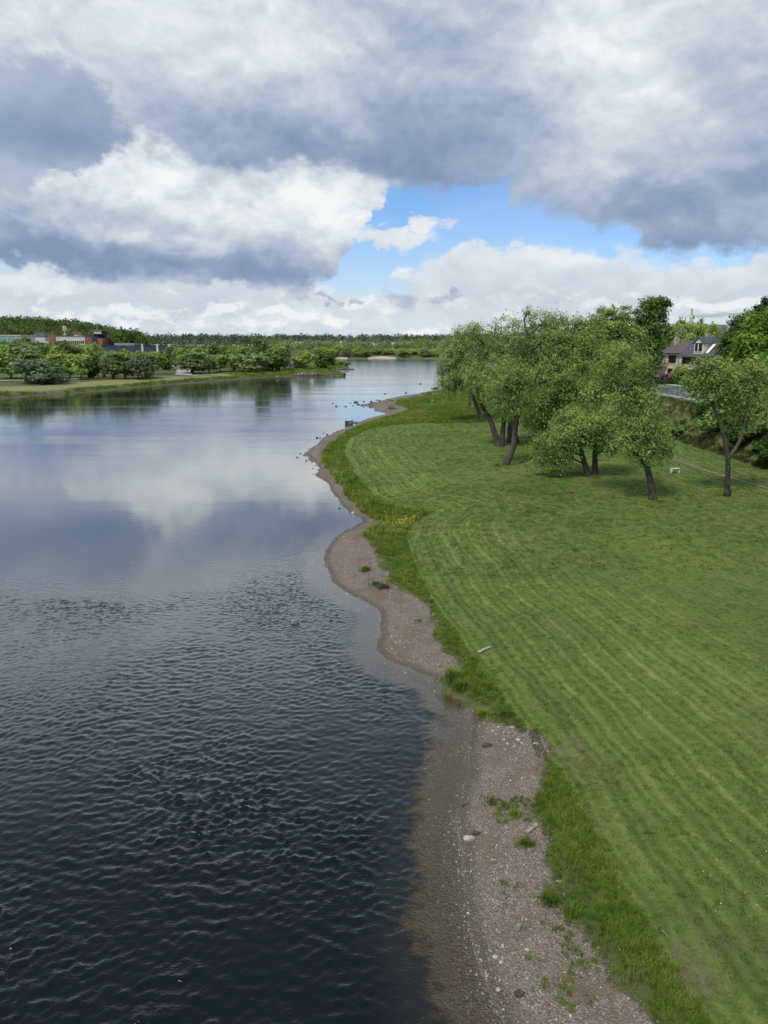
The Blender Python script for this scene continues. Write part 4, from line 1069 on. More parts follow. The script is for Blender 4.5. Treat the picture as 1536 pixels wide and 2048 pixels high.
# ------------------------------------------------------------------ stones
def stone_mesh(seed, sx, sy, sz, rough=0.22, sub=2, ang=0.0):
    import bmesh
    g = np.random.default_rng(seed); bm = bmesh.new(); bmesh.ops.create_icosphere(bm, subdivisions=sub, radius=1.0)
    ks = g.normal(0, 1, (5, 3)) * 1.6; ph = g.uniform(0, 6.28, 5)
    cuts = [(unit(g.normal(0, 1, (1, 3)))[0], g.uniform(0.62, 0.9)) for _ in range(7)]
    for v in bm.verts:
        p = np.array(v.co); d = 1 + rough * sum(math.sin(float(k @ p) + f) for k, f in zip(ks, ph)) / 2.5
        p = p * d
        for n_, c_ in cuts:
            e = float(p @ n_) - c_
            if e > 0: p = p - n_ * e * 0.85
        v.co = p * np.array([sx, sy, sz])
    me = bpy.data.meshes.new('rock'); bm.to_mesh(me); bm.free()
    for q in me.polygons: q.use_smooth = ang > 0
    return me
S_GREY = simple_mat("grey_stone", (0.20, 0.19, 0.18), 0.85, 0.2, 9.0, bumpd=0.02)
S_DARK = simple_mat("dark_stone", (0.060, 0.056, 0.052), 0.75, 0.25, 9.0, bumpd=0.02)
S_PALE = simple_mat("pale_stone", (0.38, 0.36, 0.33), 0.85, 0.12, 9.0, bumpd=0.015)
S_BROWN = simple_mat("brown_stone", (0.135, 0.11, 0.09), 0.85, 0.25, 6.0, bumpd=0.02)
def rock(px, py, wpx, mat, label, group=None, flat=0.6, seed=0, name='rock', z0=None, sub=2, sink=0.3, cat='rock'):
    b = on_z(px, py, 0.15)
    for _ in range(4):
        zz = max(float(height([b.x], [b.y])[0]), 0.0); b = on_z(px, py, zz)
    if z0 is not None: zz = z0
    w = wpx / FPX * math.sqrt(b.y ** 2 + (CAM_H - zz) ** 2) / 2
    g = np.random.default_rng(seed + int(px * 7 + py))
    me = stone_mesh(seed + int(px + py), w, w * g.uniform(.7, .95), w * flat, 0.25, sub); me.materials.append(mat)
    o = bpy.data.objects.new(name, me); COL.objects.link(o)
    o.location = (b.x, b.y, zz + w * flat * (1 - 2 * sink) * 0.6); o.rotation_euler = (g.normal(0, .12), g.normal(0, .12), 0 if sub > 2 else g.uniform(-.5, .5))
    tag(o, label, cat, group)
    return o
rock(784, 818, 21, S_BROWN, 'large rounded boulder on the stony spit, biggest stone of the shore', flat=0.62, seed=3, sub=3, name='boulder')
rock(590, 1246, 18, S_GREY, 'wedge-shaped grey rock standing out of the rippled water', flat=0.8, seed=5, sub=2, sink=0.2)
rock(468, 1258, 20, S_BROWN, 'flat brown rock barely breaking the rippled water', flat=0.28, seed=6, sub=2, sink=0.4)
rock(937, 1678, 19, S_PALE, 'white stone at the edge of the gravel beside a dark one', flat=0.7, seed=7, sub=2)
rock(951, 1667, 18, S_DARK, 'dark stone touching the white stone on the gravel', flat=0.55, seed=8)
rock(1035, 1856, 18, S_GREY, 'smooth round grey cobble on the open gravel', flat=0.7, seed=9, sub=3)
rock(1040, 1988, 17, S_DARK, 'dark round cobble low on the gravel by the grass corner', flat=0.75, seed=10, sub=3)
rock(975, 1491, 27, S_DARK, 'flat blackish stone slab between the water and the bank notch', flat=0.30, seed=11)
rock(972, 1846, 12, S_GREY, 'grey cobble halfway between the round cobble and the water', flat=0.6, seed=12)
rock(706, 1026, 9, S_PALE, 'pale flat stone lying at the muddy water line under the yellow flowers', flat=0.45, seed=13)
rock(1145, 985, 17, S_BROWN, 'brown weathered stump in the shade before the twin-trunked tree', flat=0.55, seed=14, name='tree_stump', cat='stump')
rock(866, 803, 12, S_GREY, 'low grey stone in the grass between the spit and the drooping willow', flat=0.4, seed=15)
rock(866, 833, 6, S_PALE, 'small pale stone in the short grass below the reed patch', flat=0.7, seed=16)
RUB = 'broken stones in the bank notch'
for i, (px, py, w, m_) in enumerate([(980, 1452, 9, S_GREY), (997, 1455, 8, S_PALE), (1010, 1466, 10, S_GREY), (1026, 1455, 10, S_PALE), (992, 1470, 8, S_GREY), (1008, 1480, 8, S_PALE), (1022, 1478, 9, S_GREY), (1036, 1480, 10, S_PALE),
    (1046, 1472, 8, S_GREY), (1015, 1488, 7, S_PALE), (1030, 1490, 8, S_GREY), (968, 1447, 8, S_GREY), (1044, 1487, 7, S_PALE), (985, 1462, 6, S_PALE), (1000, 1490, 7, S_GREY)]):
    rock(px, py, w, m_, 'pale broken stone in the heap below the notch of the bank' if m_ is S_PALE else 'grey broken stone in the heap below the notch of the bank', RUB, 0.6, 20 + i)
CLU = 'small cobbles near the water edge'
for i, (px, py, w) in enumerate([(981, 1903, 9), (990, 1915, 11), (998, 1910, 8), (978, 1920, 8), (1002, 1925, 8), (993, 1897, 6), (986, 1928, 7), (996, 1980, 10), (1009, 1988, 10), (1008, 1795, 7)]):
    rock(px, py, w, [S_GREY, S_PALE, S_BROWN][i % 3], ['grey small cobble in the loose cluster low on the gravel', 'pale small cobble in the loose cluster low on the gravel', 'brown small cobble in the loose cluster low on the gravel'][i % 3], CLU, 0.7, 40 + i)
INW = 'stones standing in the shallows off the grassy point'
for i, (px, py, w) in enumerate([(672, 813, 7), (691, 813.5, 5), (711, 805, 8), (666, 807, 4), (701, 806, 4), (716, 804, 3.5), (727, 803.5, 5), (742, 802.5, 4), (754, 800.5, 5), (706, 812, 3.5), (715, 809, 4), (634, 876, 6), (640, 876, 6), (601, 908, 5), (594, 915, 5), (613, 922, 5), (624, 924, 4.5), (608, 911, 5),
    (637, 940, 5), (679, 1017, 6), (632, 931, 4), (668, 866, 5), (676, 863, 5), (654, 869, 5), (647, 867, 3.5), (841, 768, 5), (770, 788, 5), (812, 786, 5)]):
    rock(px, py, w, S_DARK if i % 4 else S_BROWN, 'dark wet stone in the shallows off the grassy point' if i % 4 else 'brown wet stone in the shallows off the grassy point', INW, 0.55, 60 + i)
SHR = 'stones piled along the water below the drooping willow'
g = np.random.default_rng(8)
for i in range(34):
    u = i / 33.0; px = 722 + 135 * u + g.normal(0, 3); py = 812 - 24 * u + g.normal(0, 1.3) + (2 if i % 3 else -1)
    rock(px, py, g.uniform(4.5, 8.5), [S_DARK, S_BROWN, S_GREY][i % 3], ['dark stone piled along the water below the drooping willow', 'brown stone piled along the water below the drooping willow', 'grey stone piled along the water below the drooping willow'][i % 3], SHR, 0.6, 100 + i)
for i in range(8):
    rock(866 + g.uniform(-6, 14), 777 + g.normal(0, .8), g.uniform(4, 8), S_DARK, 'dark stone on the bar at the willow hanging over the water', SHR, 0.4, 150 + i)
# old concrete crib at the point
b = on_z(698, 848.5, 0.0)
cr = empty('concrete_block', (b.x, b.y, 0), R(8)); tag(cr, 'broken dark concrete box standing in the water off the mown point', 'concrete block')
DCON = simple_mat("dark_concrete", (0.075, 0.07, 0.065), 0.9, 0.2, 3.0)
MB().box(-0.65, -0.35, -0.4, -0.52, 0.35, 0.62).build('end_wall', DCON, cr); MB().box(0.52, -0.35, -0.4, 0.65, 0.35, 0.66).build('end_wall', DCON, cr)
MB().box(-0.52, 0.22, -0.4, 0.52, 0.35, 0.56).build('back_wall', DCON, cr); MB().box(-0.52, -0.35, -0.4, 0.52, -0.22, 0.18).build('front_wall', DCON, cr)
me = stone_mesh(77, 0.32, 0.2, 0.24); me.materials.append(S_GREY); o_ = bpy.data.objects.new('rubble', me); COL.objects.link(o_); o_.parent = cr; o_.location = (0.15, -0.02, 0.22)
rock(712, 846, 10, S_BROWN, 'brown stone between the concrete box and the grass', None, 0.5, 170)
# driftwood
WOOD = simple_mat("weathered_wood", (0.26, 0.22, 0.17), 0.9, 0.2, 8.0, bumpd=0.01); WOODP = simple_mat("bleached_wood", (0.36, 0.34, 0.29), 0.9, 0.15, 8.0, bumpd=0.01)
def stick(pa, pb, r, mat, name, label, cat, box=False):
    a, b = on_z(*pa, 0.4), on_z(*pb, 0.4)
    a.z = float(height([a.x], [a.y])[0]) + r; b.z = float(height([b.x], [b.y])[0]) + r
    if box:
        L = (b - a).length; o = MB().box(0, -r * 1.6, -r * 0.5, L, r * 1.6, r * 0.5).build(name, mat); o.location = a
        o.rotation_euler = (b - a).to_track_quat('X', 'Z').to_euler()
    else:
        d = b - a; o = MB().tube(smooth_path([(0, 0, 0), tuple(d * 0.5 + Vector((0, 0.02, 0.01))), tuple(d)], 4), np.linspace(r, r * 0.6, 9), 8).build(name, mat, smooth=True); o.location = a
    tag(o, label, cat)
stick((1053, 1653), (1076, 1638), 0.035, WOOD, 'plank', 'short weathered plank on the gravel below the grass', 'plank', True)
stick((957, 1307), (982, 1299), 0.07, WOODP, 'log', 'bleached pale log lying in the long grass of the bank', 'log')
stick((923, 1590), (941, 1586), 0.018, S_DARK, 'branch', 'thin dark stick at the edge of the water', 'branch')
stick((1240, 1900), (1226, 1868), 0.012, WOODP, 'reed_stalk', 'pale dry stalk at the corner of the gravel', 'stalk')
stick((1322, 1868), (1335, 1882), 0.010, WOODP, 'straw_stalk', 'pale straw lying on the mown lawn', 'stalk')

# ------------------------------------------------------------------ houses beside the street
CREAM = simple_mat("cream_render", (0.64, 0.62, 0.50), 0.9, 0.06, 0.8); SALMON = simple_mat("salmon_render", (0.50, 0.42, 0.35), 0.9, 0.07, 0.8); SALMON2 = simple_mat("dusky_render", (0.40, 0.33, 0.285), 0.9, 0.07, 0.8)
SLATE = simple_mat("slate_roof", (0.075, 0.08, 0.095), 0.7, 0.2, 2.5); TILE = simple_mat("purple_tile_roof", (0.105, 0.086, 0.092), 0.8, 0.2, 2.5)
BROWN = simple_mat("brown_panel", (0.22, 0.165, 0.125), 0.85, 0.12, 1.5); TIMB = simple_mat("dark_timber", (0.025, 0.022, 0.024), 0.7, 0.1, 3.0)
GLASS, t, o = new_mat("window_glass"); principled(t, o, (0.012, 0.014, 0.018), 0.06, 0.6)
WHITEP = simple_mat("white_paint", (0.70, 0.70, 0.68), 0.6, 0.04, 2.0); STONEW = simple_mat("stone_wall", (0.34, 0.31, 0.25), 0.9, 0.18, 3.0)
def window(parent, face, u0, u1, z0, z1, d=0.0, nx=2, frame=TIMB, name='window'):
    """window in a wall: face '-x' (u runs along y at x = d) or '-y' (u runs along x at y = d)"""
    def bx(m, ua, ub, za, zb, e0, e1):
        if face == '-x': m.box(d - e1, ua, za, d - e0, ub, zb)
        else: m.box(ua, d - e1, za, ub, d - e0, zb)
        return m
    w = empty_part(name, parent)
    f = MB(); th = 0.09
    bx(f, u0, u1, z0, z0 + th, 0.003, 0.09); bx(f, u0, u1, z1 - th, z1, 0.003, 0.09)
    for k in range(nx + 1):
        u = u0 + (u1 - u0 - th) * k / nx; bx(f, u, u + th, z0 + th, z1 - th, 0.003, 0.085)
    f.build('frame', frame, w)
    bx(MB(), u0 + 0.01, u1 - 0.01, z0 + 0.01, z1 - 0.01, 0.004, 0.035).build('pane', GLASS, w)
    bx(MB(), u0 - 0.06, u1 + 0.06, z0 - 0.07, z0 - 0.002, 0.003, 0.16).build('sill', WHITEP, w)
    return w
def empty_part(name, parent):
    o = bpy.data.objects.new(name, None); COL.objects.link(o); o.parent = parent; return o
gz = SZ + 0.05
c = at_y(1423, 745, 152)
h = empty('house', (c.x, c.y, gz), R(26.8)); tag(h, 'cream house with dark slate roof, glazed bay and gabled dormer above the street', 'house')
EV, RG = 5.35, 8.95; DX = 10.0; LY = 8.0
MB().box(0, 2.9, 0, DX, LY, EV).build('wall', CREAM, h); MB().box(0.0, 0, 0, DX, 2.9, EV).build('wall', CREAM, h)
MB().prism([(0.3, EV), (DX - 0.3, EV), (DX / 2, RG - 0.30)], 'y', 0.05, LY - 0.05).build('gable', BROWN, h)
rf = MB()
for s in (0, 1):
    xe, xr = (-0.55, DX / 2) if s == 0 else (DX + 0.55, DX / 2)
    ze = EV - 0.42
    rf.prism([(xe, ze), (xr, RG), (xr, RG + 0.2), (xe, ze + 0.2)], 'y', -0.5, LY + 0.5)
roof = rf.build('roof', SLATE, h)
MB().box(-0.66, -0.5, EV - 0.50, -0.52, LY + 0.5, EV - 0.36).build('gutter', TIMB, roof)
MB().prism([(-0.62, EV - 0.62), (DX / 2, RG - 0.22), (DX / 2, RG + 0.0), (-0.62, EV - 0.40)], 'y', -0.58, -0.505).build('verge_board', TIMB, roof)
MB().box(4.4, 5.5, RG - 0.6, 5.3, 6.2, RG + 0.9).build('chimney', STONEW, roof)
MB().prism([(-0.1, EV + 0.3), (2.0, EV + 2.05), (2.0, EV + 2.2), (-0.1, EV + 0.45)], 'y', 1.2, 1.9).build('skylight', WHITEP, roof)
dm_ = empty_part('dormer', h)
d0, d1, dw = 2.70, 5.0, EV + 2.55
MB().box(0.02, d0, EV - 0.2, 4.6, d1, dw).build('dormer_wall', CREAM, dm_)
MB().prism([(d0, dw), (d1, dw), ((d0 + d1) / 2, dw + 1.0)], 'x', 0.03, 4.6).build('dormer_gable', CREAM, dm_)
dr = MB(); mid = (d0 + d1) / 2
dr.prism([(d0 - 0.3, dw - 0.32), (mid, dw + 1.02), (mid, dw + 1.2), (d0 - 0.3, dw - 0.14)], 'x', -0.30, 5.4); dr.prism([(d1 + 0.3, dw - 0.32), (mid, dw + 1.02), (mid, dw + 1.2), (d1 + 0.3, dw - 0.14)], 'x', -0.30, 5.4)
dr.build('dormer_roof', SLATE, dm_)
window(h, '-x', d0 + 0.25, d1 - 0.25, EV + 0.65, EV + 2.4, 0.02, 2, TIMB)
MB().box(-0.14, d0 + 1.07, EV + 0.75, -0.075, d0 + 1.23, EV + 2.2).build('white_mullion', WHITEP, h)
window(h, '-x', 1.0, 1.9, 3.4, 5.0, 0.0, 1); window(h, '-x', 3.2, 5.4, 3.0, 4.75, 0.0, 4); window(h, '-x', 5.5, 7.7, 3.0, 4.75, 0.0, 4)
window(h, '-x', 3.4, 5.4, 0.4, 2.1, 0.0, 3); window(h, '-x', 5.6, 7.6, 0.4, 2.1, 0.0, 3)
window(h, '-y', 2.3, 4.0, 3.0, 4.9, 0.0, 2); window(h, '-y', 6.0, 7.6, 3.0, 4.9, 0.0, 2)
bal = empty_part('balcony', h)
MB().box(-1.0, 2.95, 2.35, -0.003, 7.95, 2.50).build('floor_slab', WHITEP, bal)
for z in (2.62, 3.35): MB().box(-1.0, 2.95, z, -0.93, 7.95, z + 0.09).build('hand_rail', TIMB, bal)
for k in range(6): MB().box(-1.0, 2.95 + k * 0.986, 0.0 if k in (0, 5) else 2.5, -0.9, 3.05 + k * 0.986 - 0.02, 5.0).build('balcony_post', TIMB, bal)
MB().box(-0.96, 3.05, 2.75, -0.94, 7.9, 3.3).build('balustrade_panel', SALMON2, bal)
MB().box(-1.1, 2.9, 4.9, -0.003, 7.98, 5.0).build('canopy', BROWN, bal)
MB().tube([(-0.12, 0.1, 0), (-0.12, 0.1, EV - 0.3)], [0.06, 0.06], 8).build('downpipe', TIMB, h)
MB().box(0.02, -0.06, 2.6, DX - 0.02, -0.003, 2.8).build('floor_band', TIMB, h)
c = at_y(1366, 745, 166)
h2 = empty('house', (c.x, c.y, gz), R(20)); tag(h2, 'salmon house with purple hipped roof and balcony, half hidden behind the willows', 'house')
MB().box(0, 0, 0, 11, 10, 5.6).build('wall', SALMON, h2)
EV2 = 5.55
rf = MB(); a = -0.6
rf.add([(a, a, EV2), (11 - a, a, EV2), (11 - a, 10 - a, EV2), (a, 10 - a, EV2), (5.2, 5.0, EV2 + 2.9), (6.0, 5.0, EV2 + 2.9)], [(0, 1, 5, 4), (1, 2, 5), (2, 3, 4, 5), (3, 0, 4), (3, 2, 1, 0)])
roof2 = rf.build('roof', TILE, h2)
MB().box(-0.7, -0.7, EV2 - 0.18, 11.7, 10.7, EV2 - 0.004).build('eaves_board', TIMB, roof2)
ch = MB().box(3.0, 6.5, EV2 + 1.0, 4.0, 7.2, EV2 + 3.6).build('chimney', STONEW, roof2)
window(h2, '-x', 2.6, 5.0, 3.2, 5.0, 0.0, 3); window(h2, '-x', 7.0, 9.4, 3.2, 5.0, 0.0, 3); window(h2, '-x', 3.4, 5.0, 0.4, 2.0, 0.0, 2)
window(h2, '-y', 4.4, 6.2, 3.2, 4.9, 0.0, 2)
MB().box(-1.1, 5.2, 2.3, -0.003, 9.8, 3.2).build('balcony', SALMON2, h2)
MB().box(-1.15, 5.15, 3.2, -0.003, 9.85, 3.28).build('balcony_rail', TIMB, h2)
MB().tube([(-1.0, 5.3, 0), (-1.0, 5.3, EV2 - 0.2)], [0.14, 0.14], 8).build('column', BROWN, h2)
c = at_y(1376, 720, 192)
h3 = empty('house', (c.x, c.y, gz), R(20)); tag(h3, 'low cream house with a dark flat-pitched roof seen between the two larger houses', 'house')
MB().box(0, 0, 0, 12, 8, 6.6).build('wall', CREAM, h3); MB().prism([(-0.5, 6.5), (8.5, 6.5), (8.5, 6.9), (4, 8.2), (-0.5, 6.9)], 'x', -0.4, 12.4).build('roof', SLATE, h3)
window(h3, '-y', 2.0, 3.4, 4.4, 5.8, 0.0, 2); window(h3, '-x', 3.0, 4.6, 4.4, 5.8, 0.0, 2)
# glass office far behind, crane
BGL, t, o = new_mat("blue_glass"); principled(t, o, (0.05, 0.10, 0.20), 0.12, 0.7)
c = at_y(1437, 690, 420)
ob_ = empty('office_building', (c.x - 4, c.y, 5.5), R(15)); tag(ob_, 'blue glass office block far behind the houses, under the crane', 'office building')
MB().box(0, 0, 0, 9, 9, 18.6).build('wall', CONC, ob_); MB().box(-0.3, -0.3, 18.6, 9.3, 9.3, 19.0).build('roof', CONC, ob_)
for k in range(4):
    for j in range(3): MB().box(0.4 + j * 2.8, -0.12, 4.4 + k * 3.5, 2.9 + j * 2.8, -0.003, 7.2 + k * 3.5).build('window', BGL, ob_)
CRM = simple_mat("crane_paint", (0.42, 0.30, 0.16), 0.6, 0.1, 2.0); CRW = simple_mat("crane_white", (0.62, 0.60, 0.58), 0.6, 0.1, 2.0)
c = at_y(1383, 633, 480)
cr = empty('tower_crane', (c.x, c.y, 5.5), R(-6)); tag(cr, 'thin tower crane rising over the trees behind the houses', 'crane')
jz = c.z - 5.5
def lattice(m, a, b, w, n, r=0.12):
    a, b = Vector(a), Vector(b); d = (b - a).normalized(); u = d.cross(Vector((0, 1, 0.01))).normalized() * w / 2; v = d.cross(u).normalized() * w / 2
    cs = [u + v, u - v, -u - v, -u + v]
    for q in cs: m.tube([a + q, b + q], [r, r], 4)
    for i in range(n):
        p0, p1 = a.lerp(b, i / n), a.lerp(b, (i + 1) / n)
        for k in range(4): m.tube([p0 + cs[k], p1 + cs[(k + 1) % 4]], [r * .6, r * .6], 4)
    return m
lattice(MB(), (0, 0, 0), (0, 0, jz), 1.5, 16, 0.10).build('mast', CRM, cr)
lattice(MB(), (0.8, 0, jz + 0.3), (36, 0, jz + 1.6), 1.1, 26, 0.09).build('jib', CRM, cr)
lattice(MB(), (-0.8, 0, jz + 0.3), (-8, 0, jz + 0.3), 1.1, 6, 0.09).build('counter_jib', CRW, cr)
lattice(MB(), (0, 0, jz + 0.5), (0, 0, jz + 5.0), 0.8, 4, 0.10).build('tower_head', CRM, cr)
MB().tube([(0, 0, jz + 5), (22, 0, jz + 2)], [0.05, 0.05], 4).tube([(0, 0, jz + 5), (-7.5, 0, jz + 1)], [0.05, 0.05], 4).build('tie_bar', CRM, cr)
MB().box(-7.8, -0.6, jz - 1.4, -5.6, 0.6, jz - 0.3).build('counterweight', CONC, cr)
MB().box(0.5, -1.5, jz - 1.6, 1.8, -0.4, jz - 0.1).build('cab', CRW, cr)
c2 = at_y(1430, 634.5, 560)
cr2 = empty('tower_crane', (c2.x - 9, c2.y, 5.5), R(12)); tag(cr2, 'second crane with a short jib partly hidden by the trees', 'crane')
jz = c2.z - 5.5
lattice(MB(), (0, 0, 0), (0, 0, jz), 1.4, 16, 0.09).build('mast', CRW, cr2); lattice(MB(), (0, 0, jz), (18, 0, jz + 0.6), 1.0, 12, 0.08).build('jib', CRW, cr2)
lattice(MB(), (-5, 0, jz), (-0.7, 0, jz), 0.8, 4, 0.07).build('counter_jib', CRW, cr2)

# ------------------------------------------------------------------ greenery around the street
L_HEDGE = leaf_mat("hedge_leaves", (0.022, 0.045, 0.012), (0.045, 0.085, 0.020), (0.085, 0.125, 0.030))
TW = 'tall trees behind the houses'
for i, (px, top, w, y, k) in enumerate([(1336, 640, 44, 205, 'round'), (1358, 636, 46, 215, 'round2'), (1380, 637, 44, 222, 'fresh'), (1400, 640, 42, 212, 'round'), (1416, 644, 34, 205, 'round2'), (1345, 655, 40, 190, 'olive'), (1372, 660, 40, 200, 'round'), (1395, 662, 36, 200, 'dark'),
                                         (1412, 664, 30, 196, 'round'), (1322, 648, 40, 200, 'dark'), (1300, 655, 50, 190, 'round'), (1270, 655, 50, 185, 'dark'), (1240, 655, 50, 200, 'round'), (1205, 655, 50, 190, 'olive'), (1450, 688, 30, 175, 'dark'), (1165, 660, 40, 200, 'round'), (1130, 662, 40, 210, 'round2')]):
    far_tree(k, px, 760, top, w, {'round': 'full green tree', 'round2': 'loose green tree', 'fresh': 'yellow-green tree', 'olive': 'olive-green tree', 'dark': 'dark green tree'}[k] + ' in the tall row behind the houses', TW, y=y)
L_MAPLE_ = None
PROTO['lilac'] = (PROTO['bush'][0], PROTO['bush'][1].copy()); PROTO['lilac'][1].materials[0] = L_LILAC
PROTO['hedge'] = (PROTO['bush'][0], PROTO['bush'][1].copy()); PROTO['hedge'][1].materials[0] = L_HEDGE
far_tree('lilac', 1331, 768, 733, 36, 'purple flowering lilac bush before the salmon house', None, y=150, name='lilac_bush', cat='bush')
far_tree('fresh', 1357, 770, 729, 30, 'small light green tree at the corner between the two houses', None, y=141)
for i, (px, top, w) in enumerate([(1322, 752, 26), (1340, 752, 26), (1372, 755, 26), (1388, 756, 24), (1404, 752, 26), (1420, 750, 28), (1436, 745, 30)]):
    far_tree('hedge', px, 772, top, w, 'dark clipped bush of the hedge in front of the houses', 'hedge in front of the houses', y=139 - i * 1.2, name='hedge_bush', cat='bush')
BU = 'bushes on the slope under the street'
g = np.random.default_rng(15)
for i, (x, y, hh, w, k) in enumerate([(40.6, 88, 2.2, 4.2, 'hedge'), (39.6, 83, 2.6, 4.6, 'bush'), (41.2, 79, 3.4, 4.6, 'bush'), (39.0, 76, 2.6, 4.2, 'hedge'), (40.4, 72, 4.0, 5.0, 'bush'), (38.6, 68, 3.0, 4.4, 'hedge'), (41.0, 66, 4.6, 5.0, 'bush'), (38.4, 92, 1.0, 3.0, 'bush'), (38.2, 99, 1.0, 3.2, 'bush'), (40.0, 61, 4.0, 5.0, 'bush'), (38.5, 57, 3.2, 4.6, 'hedge'), (41.5, 55, 4.4, 5.0, 'bush'),
                                       (42.6, 84, 3.0, 4.0, 'bush'), (42.0, 70, 5.0, 5.2, 'fresh'), (42.6, 62, 5.6, 5.2, 'fresh'), (43, 76, 4.6, 4.6, 'fresh')]):
    r = empty('bush', (x, y, float(height([x], [y])[0]) - 0.1), i * 1.7); r.scale = (w / 7.4, w / 7.4, hh / (6.0 if k in ('bush', 'hedge') else 10.0))
    tag(r, {'bush': 'green bush', 'hedge': 'dark green bush', 'fresh': 'light green sapling'}[k] + ' growing on the slope under the street', 'bush', BU)
    for nm, me in zip(('trunk', 'crown'), PROTO[k]): o_ = bpy.data.objects.new(nm, me); COL.objects.link(o_); o_.parent = r

# ------------------------------------------------------------------ far bank: buildings, road, jetty, beach
WHB = simple_mat("white_facade", (0.50, 0.50, 0.48), 0.9, 0.06, 0.3); BRK = simple_mat("red_brick", (0.25, 0.105, 0.072), 0.9, 0.15, 0.6); DGL, t, o = new_mat("dark_glass"); principled(t, o, (0.02, 0.025, 0.035), 0.15, 0.5)
TEAL, t, o = new_mat("teal_glass"); principled(t, o, (0.10, 0.22, 0.26), 0.15, 0.6)
BLK = simple_mat("black_cladding", (0.030, 0.036, 0.055), 0.7, 0.15, 0.4); NAVY = simple_mat("navy_cladding", (0.045, 0.058, 0.095), 0.7, 0.15, 0.2); GREYR = simple_mat("grey_roof", (0.22, 0.25, 0.25), 0.8, 0.1, 0.3)
def block(name, label, px0, px1, top, bot, y, deep, mat, parent=None, zfloor=None, cat='building'):
    """a building whose front spans px0..px1 and top..bot as seen from the bridge, standing on the hill"""
    a = at_y(px0, top, y); b = at_y(px1, bot, y)
    zt, zb = a.z, b.z; zg = min(zb, float(height([(a.x + b.x) / 2], [y + deep / 2])[0])) - 1.0
    r = empty(name, (a.x, y, zg)); tag(r, label, cat)
    w = b.x - a.x; H = zt - zg
    MB().box(0, 0, 0, w, deep, H).build('wall', mat, r)
    return r, w, H, (FPX / y)
def panes(r, rows, w, mat, n, inset=0.4, gap=0.3, frame=None):
    for (z0, z1) in rows:
        s = (w - 2 * inset) / n
        for k in range(n): MB().box(inset + k * s + gap / 2, -0.12, z0, inset + (k + 1) * s - gap / 2, -0.004, z1).build('window', mat, r)
r, w, H, s = block('office_building', 'long pale teal glass building at the picture edge on the far hill', -40, 42, 671.5, 686, 470, 20, WHB)
panes(r, [(H - 4.4, H - 1.0)], w, TEAL, 9, 0.5, 0.5); MB().box(-0.5, -0.5, H, w + 0.5, 20, H + 0.5).build('roof', WHB, r)
r, w, H, s = block('house', 'small grey house with a mansard roof above the white building on the hill', 68, 91, 673.5, 684, 500, 10, WHB)
MB().prism([(-0.3, H), (w + 0.3, H), (w - 1.0, H + 2.6), (1.0, H + 2.6)], 'y', -0.3, 10.3).build('roof', simple_mat("blue_grey_roof", (0.13, 0.15, 0.19), 0.8, 0.1, 0.4), r); panes(r, [(H + 0.4, H + 1.8)], w, DGL, 3, 2.0, 1.0)
r, w, H, s = block('annex', 'low white annex left of the brick wing on the far hill', 74, 98, 683, 690, 478, 14, WHB); panes(r, [(H - 2.2, H - 1.0)], w, DGL, 6)
r, w, H, s = block('brick_wing', 'orange brick wing joined to the long white building', 97, 111, 669.5, 690, 475, 14, BRK); panes(r, [(H - 4.2, H - 1.6)], w, WHB, 3, 0.8, 0.8)
r, w, H, s = block('school_building', 'long white flat-roofed building with rows of windows on the far hill', 111, 171, 673, 694, 472, 16, WHB)
panes(r, [(H - 4.4, H - 2.7), (H - 7.2, H - 5.5)], w, DGL, 14, 0.4, 0.35); MB().box(-0.2, -0.3, H, w + 0.2, 16, H + 0.35).build('roof', GREYR, r)
r, w, H, s = block('brick_tower', 'tall red brick and black tower with a glazed cabin on top', 171, 208, 676, 700, 470, 14, BRK)
MB().box(4.3, -0.9, 0, 8.2, 14, H + 2.0).build('black_shaft', BLK, r); panes(r, [(H - 2.6, H - 1.4)], w, DGL, 3, 4.6, 0.4)
MB().prism([(8.2, H), (w, H), (w + 0.8, 0), (8.6, 0)], 'y', -1.4, -0.92).build('sloping_wall', BRK, r)
cb = MB().box(5.8, -1.4, H + 2.0, w, 8, H + 4.6).build('cabin', BLK, r); MB().box(6.2, -1.55, H + 2.7, w - 0.2, -1.404, H + 3.9).build('window', WHB, cb); MB().box(5.2, -2.0, H + 4.6, w + 0.6, 8.6, H + 5.0).build('cabin_roof', GREYR, cb)
MB().tube([(8.0, 0, H + 5), (8.0, 0, H + 8)], [0.12, 0.08], 6).build('antenna', WMET, r)
r, w, H, s = block('hall', 'long navy clad hall behind the willows of the far bank', 203, 352, 691, 706, 440, 22, NAVY)
MB().box(8, -0.3, H, 20, 18, H + 1.4).build('roof_lantern', GREYR, r); MB().box(-0.3, -0.3, H, 7.6, 22, H + 0.3).build('roof', NAVY, r); MB().box(20.4, -0.3, H, w, 22, H + 0.3).build('roof', NAVY, r)
for u in (24, 33, 40): MB().box(u, -0.4, H - 3.6, u + 1.2, -0.004, H + 0.7).build('white_pier', WHB, r)
r, w, H, s = block('shed', 'white gabled shed roof just left of the navy hall', 186, 202, 697, 706, 445, 8, WHB); MB().prism([(-0.3, H), (w + 0.3, H), (w / 2, H + 1.3)], 'y', -0.3, 8.3).build('roof', GREYR, r)
r, w, H, s = block('house', 'orange-roofed cottage among the trees high on the hill', 147, 156, 667, 671, 575, 8, WHB); MB().prism([(-0.5, H - 0.5), (w + 0.5, H - 0.5), (w - 1, H + 1.4), (1, H + 1.4)], 'y', -0.5, 8.5).build('roof', BRK, r)
c = at_y(132, 690, 480)
mst = empty('antenna_mast', (c.x, 480, float(height([c.x], [480])[0]) - 0.5)); tag(mst, 'white phone mast with panel antennas behind the white building', 'mast')
mh = at_y(132, 651, 480).z - mst.location.z
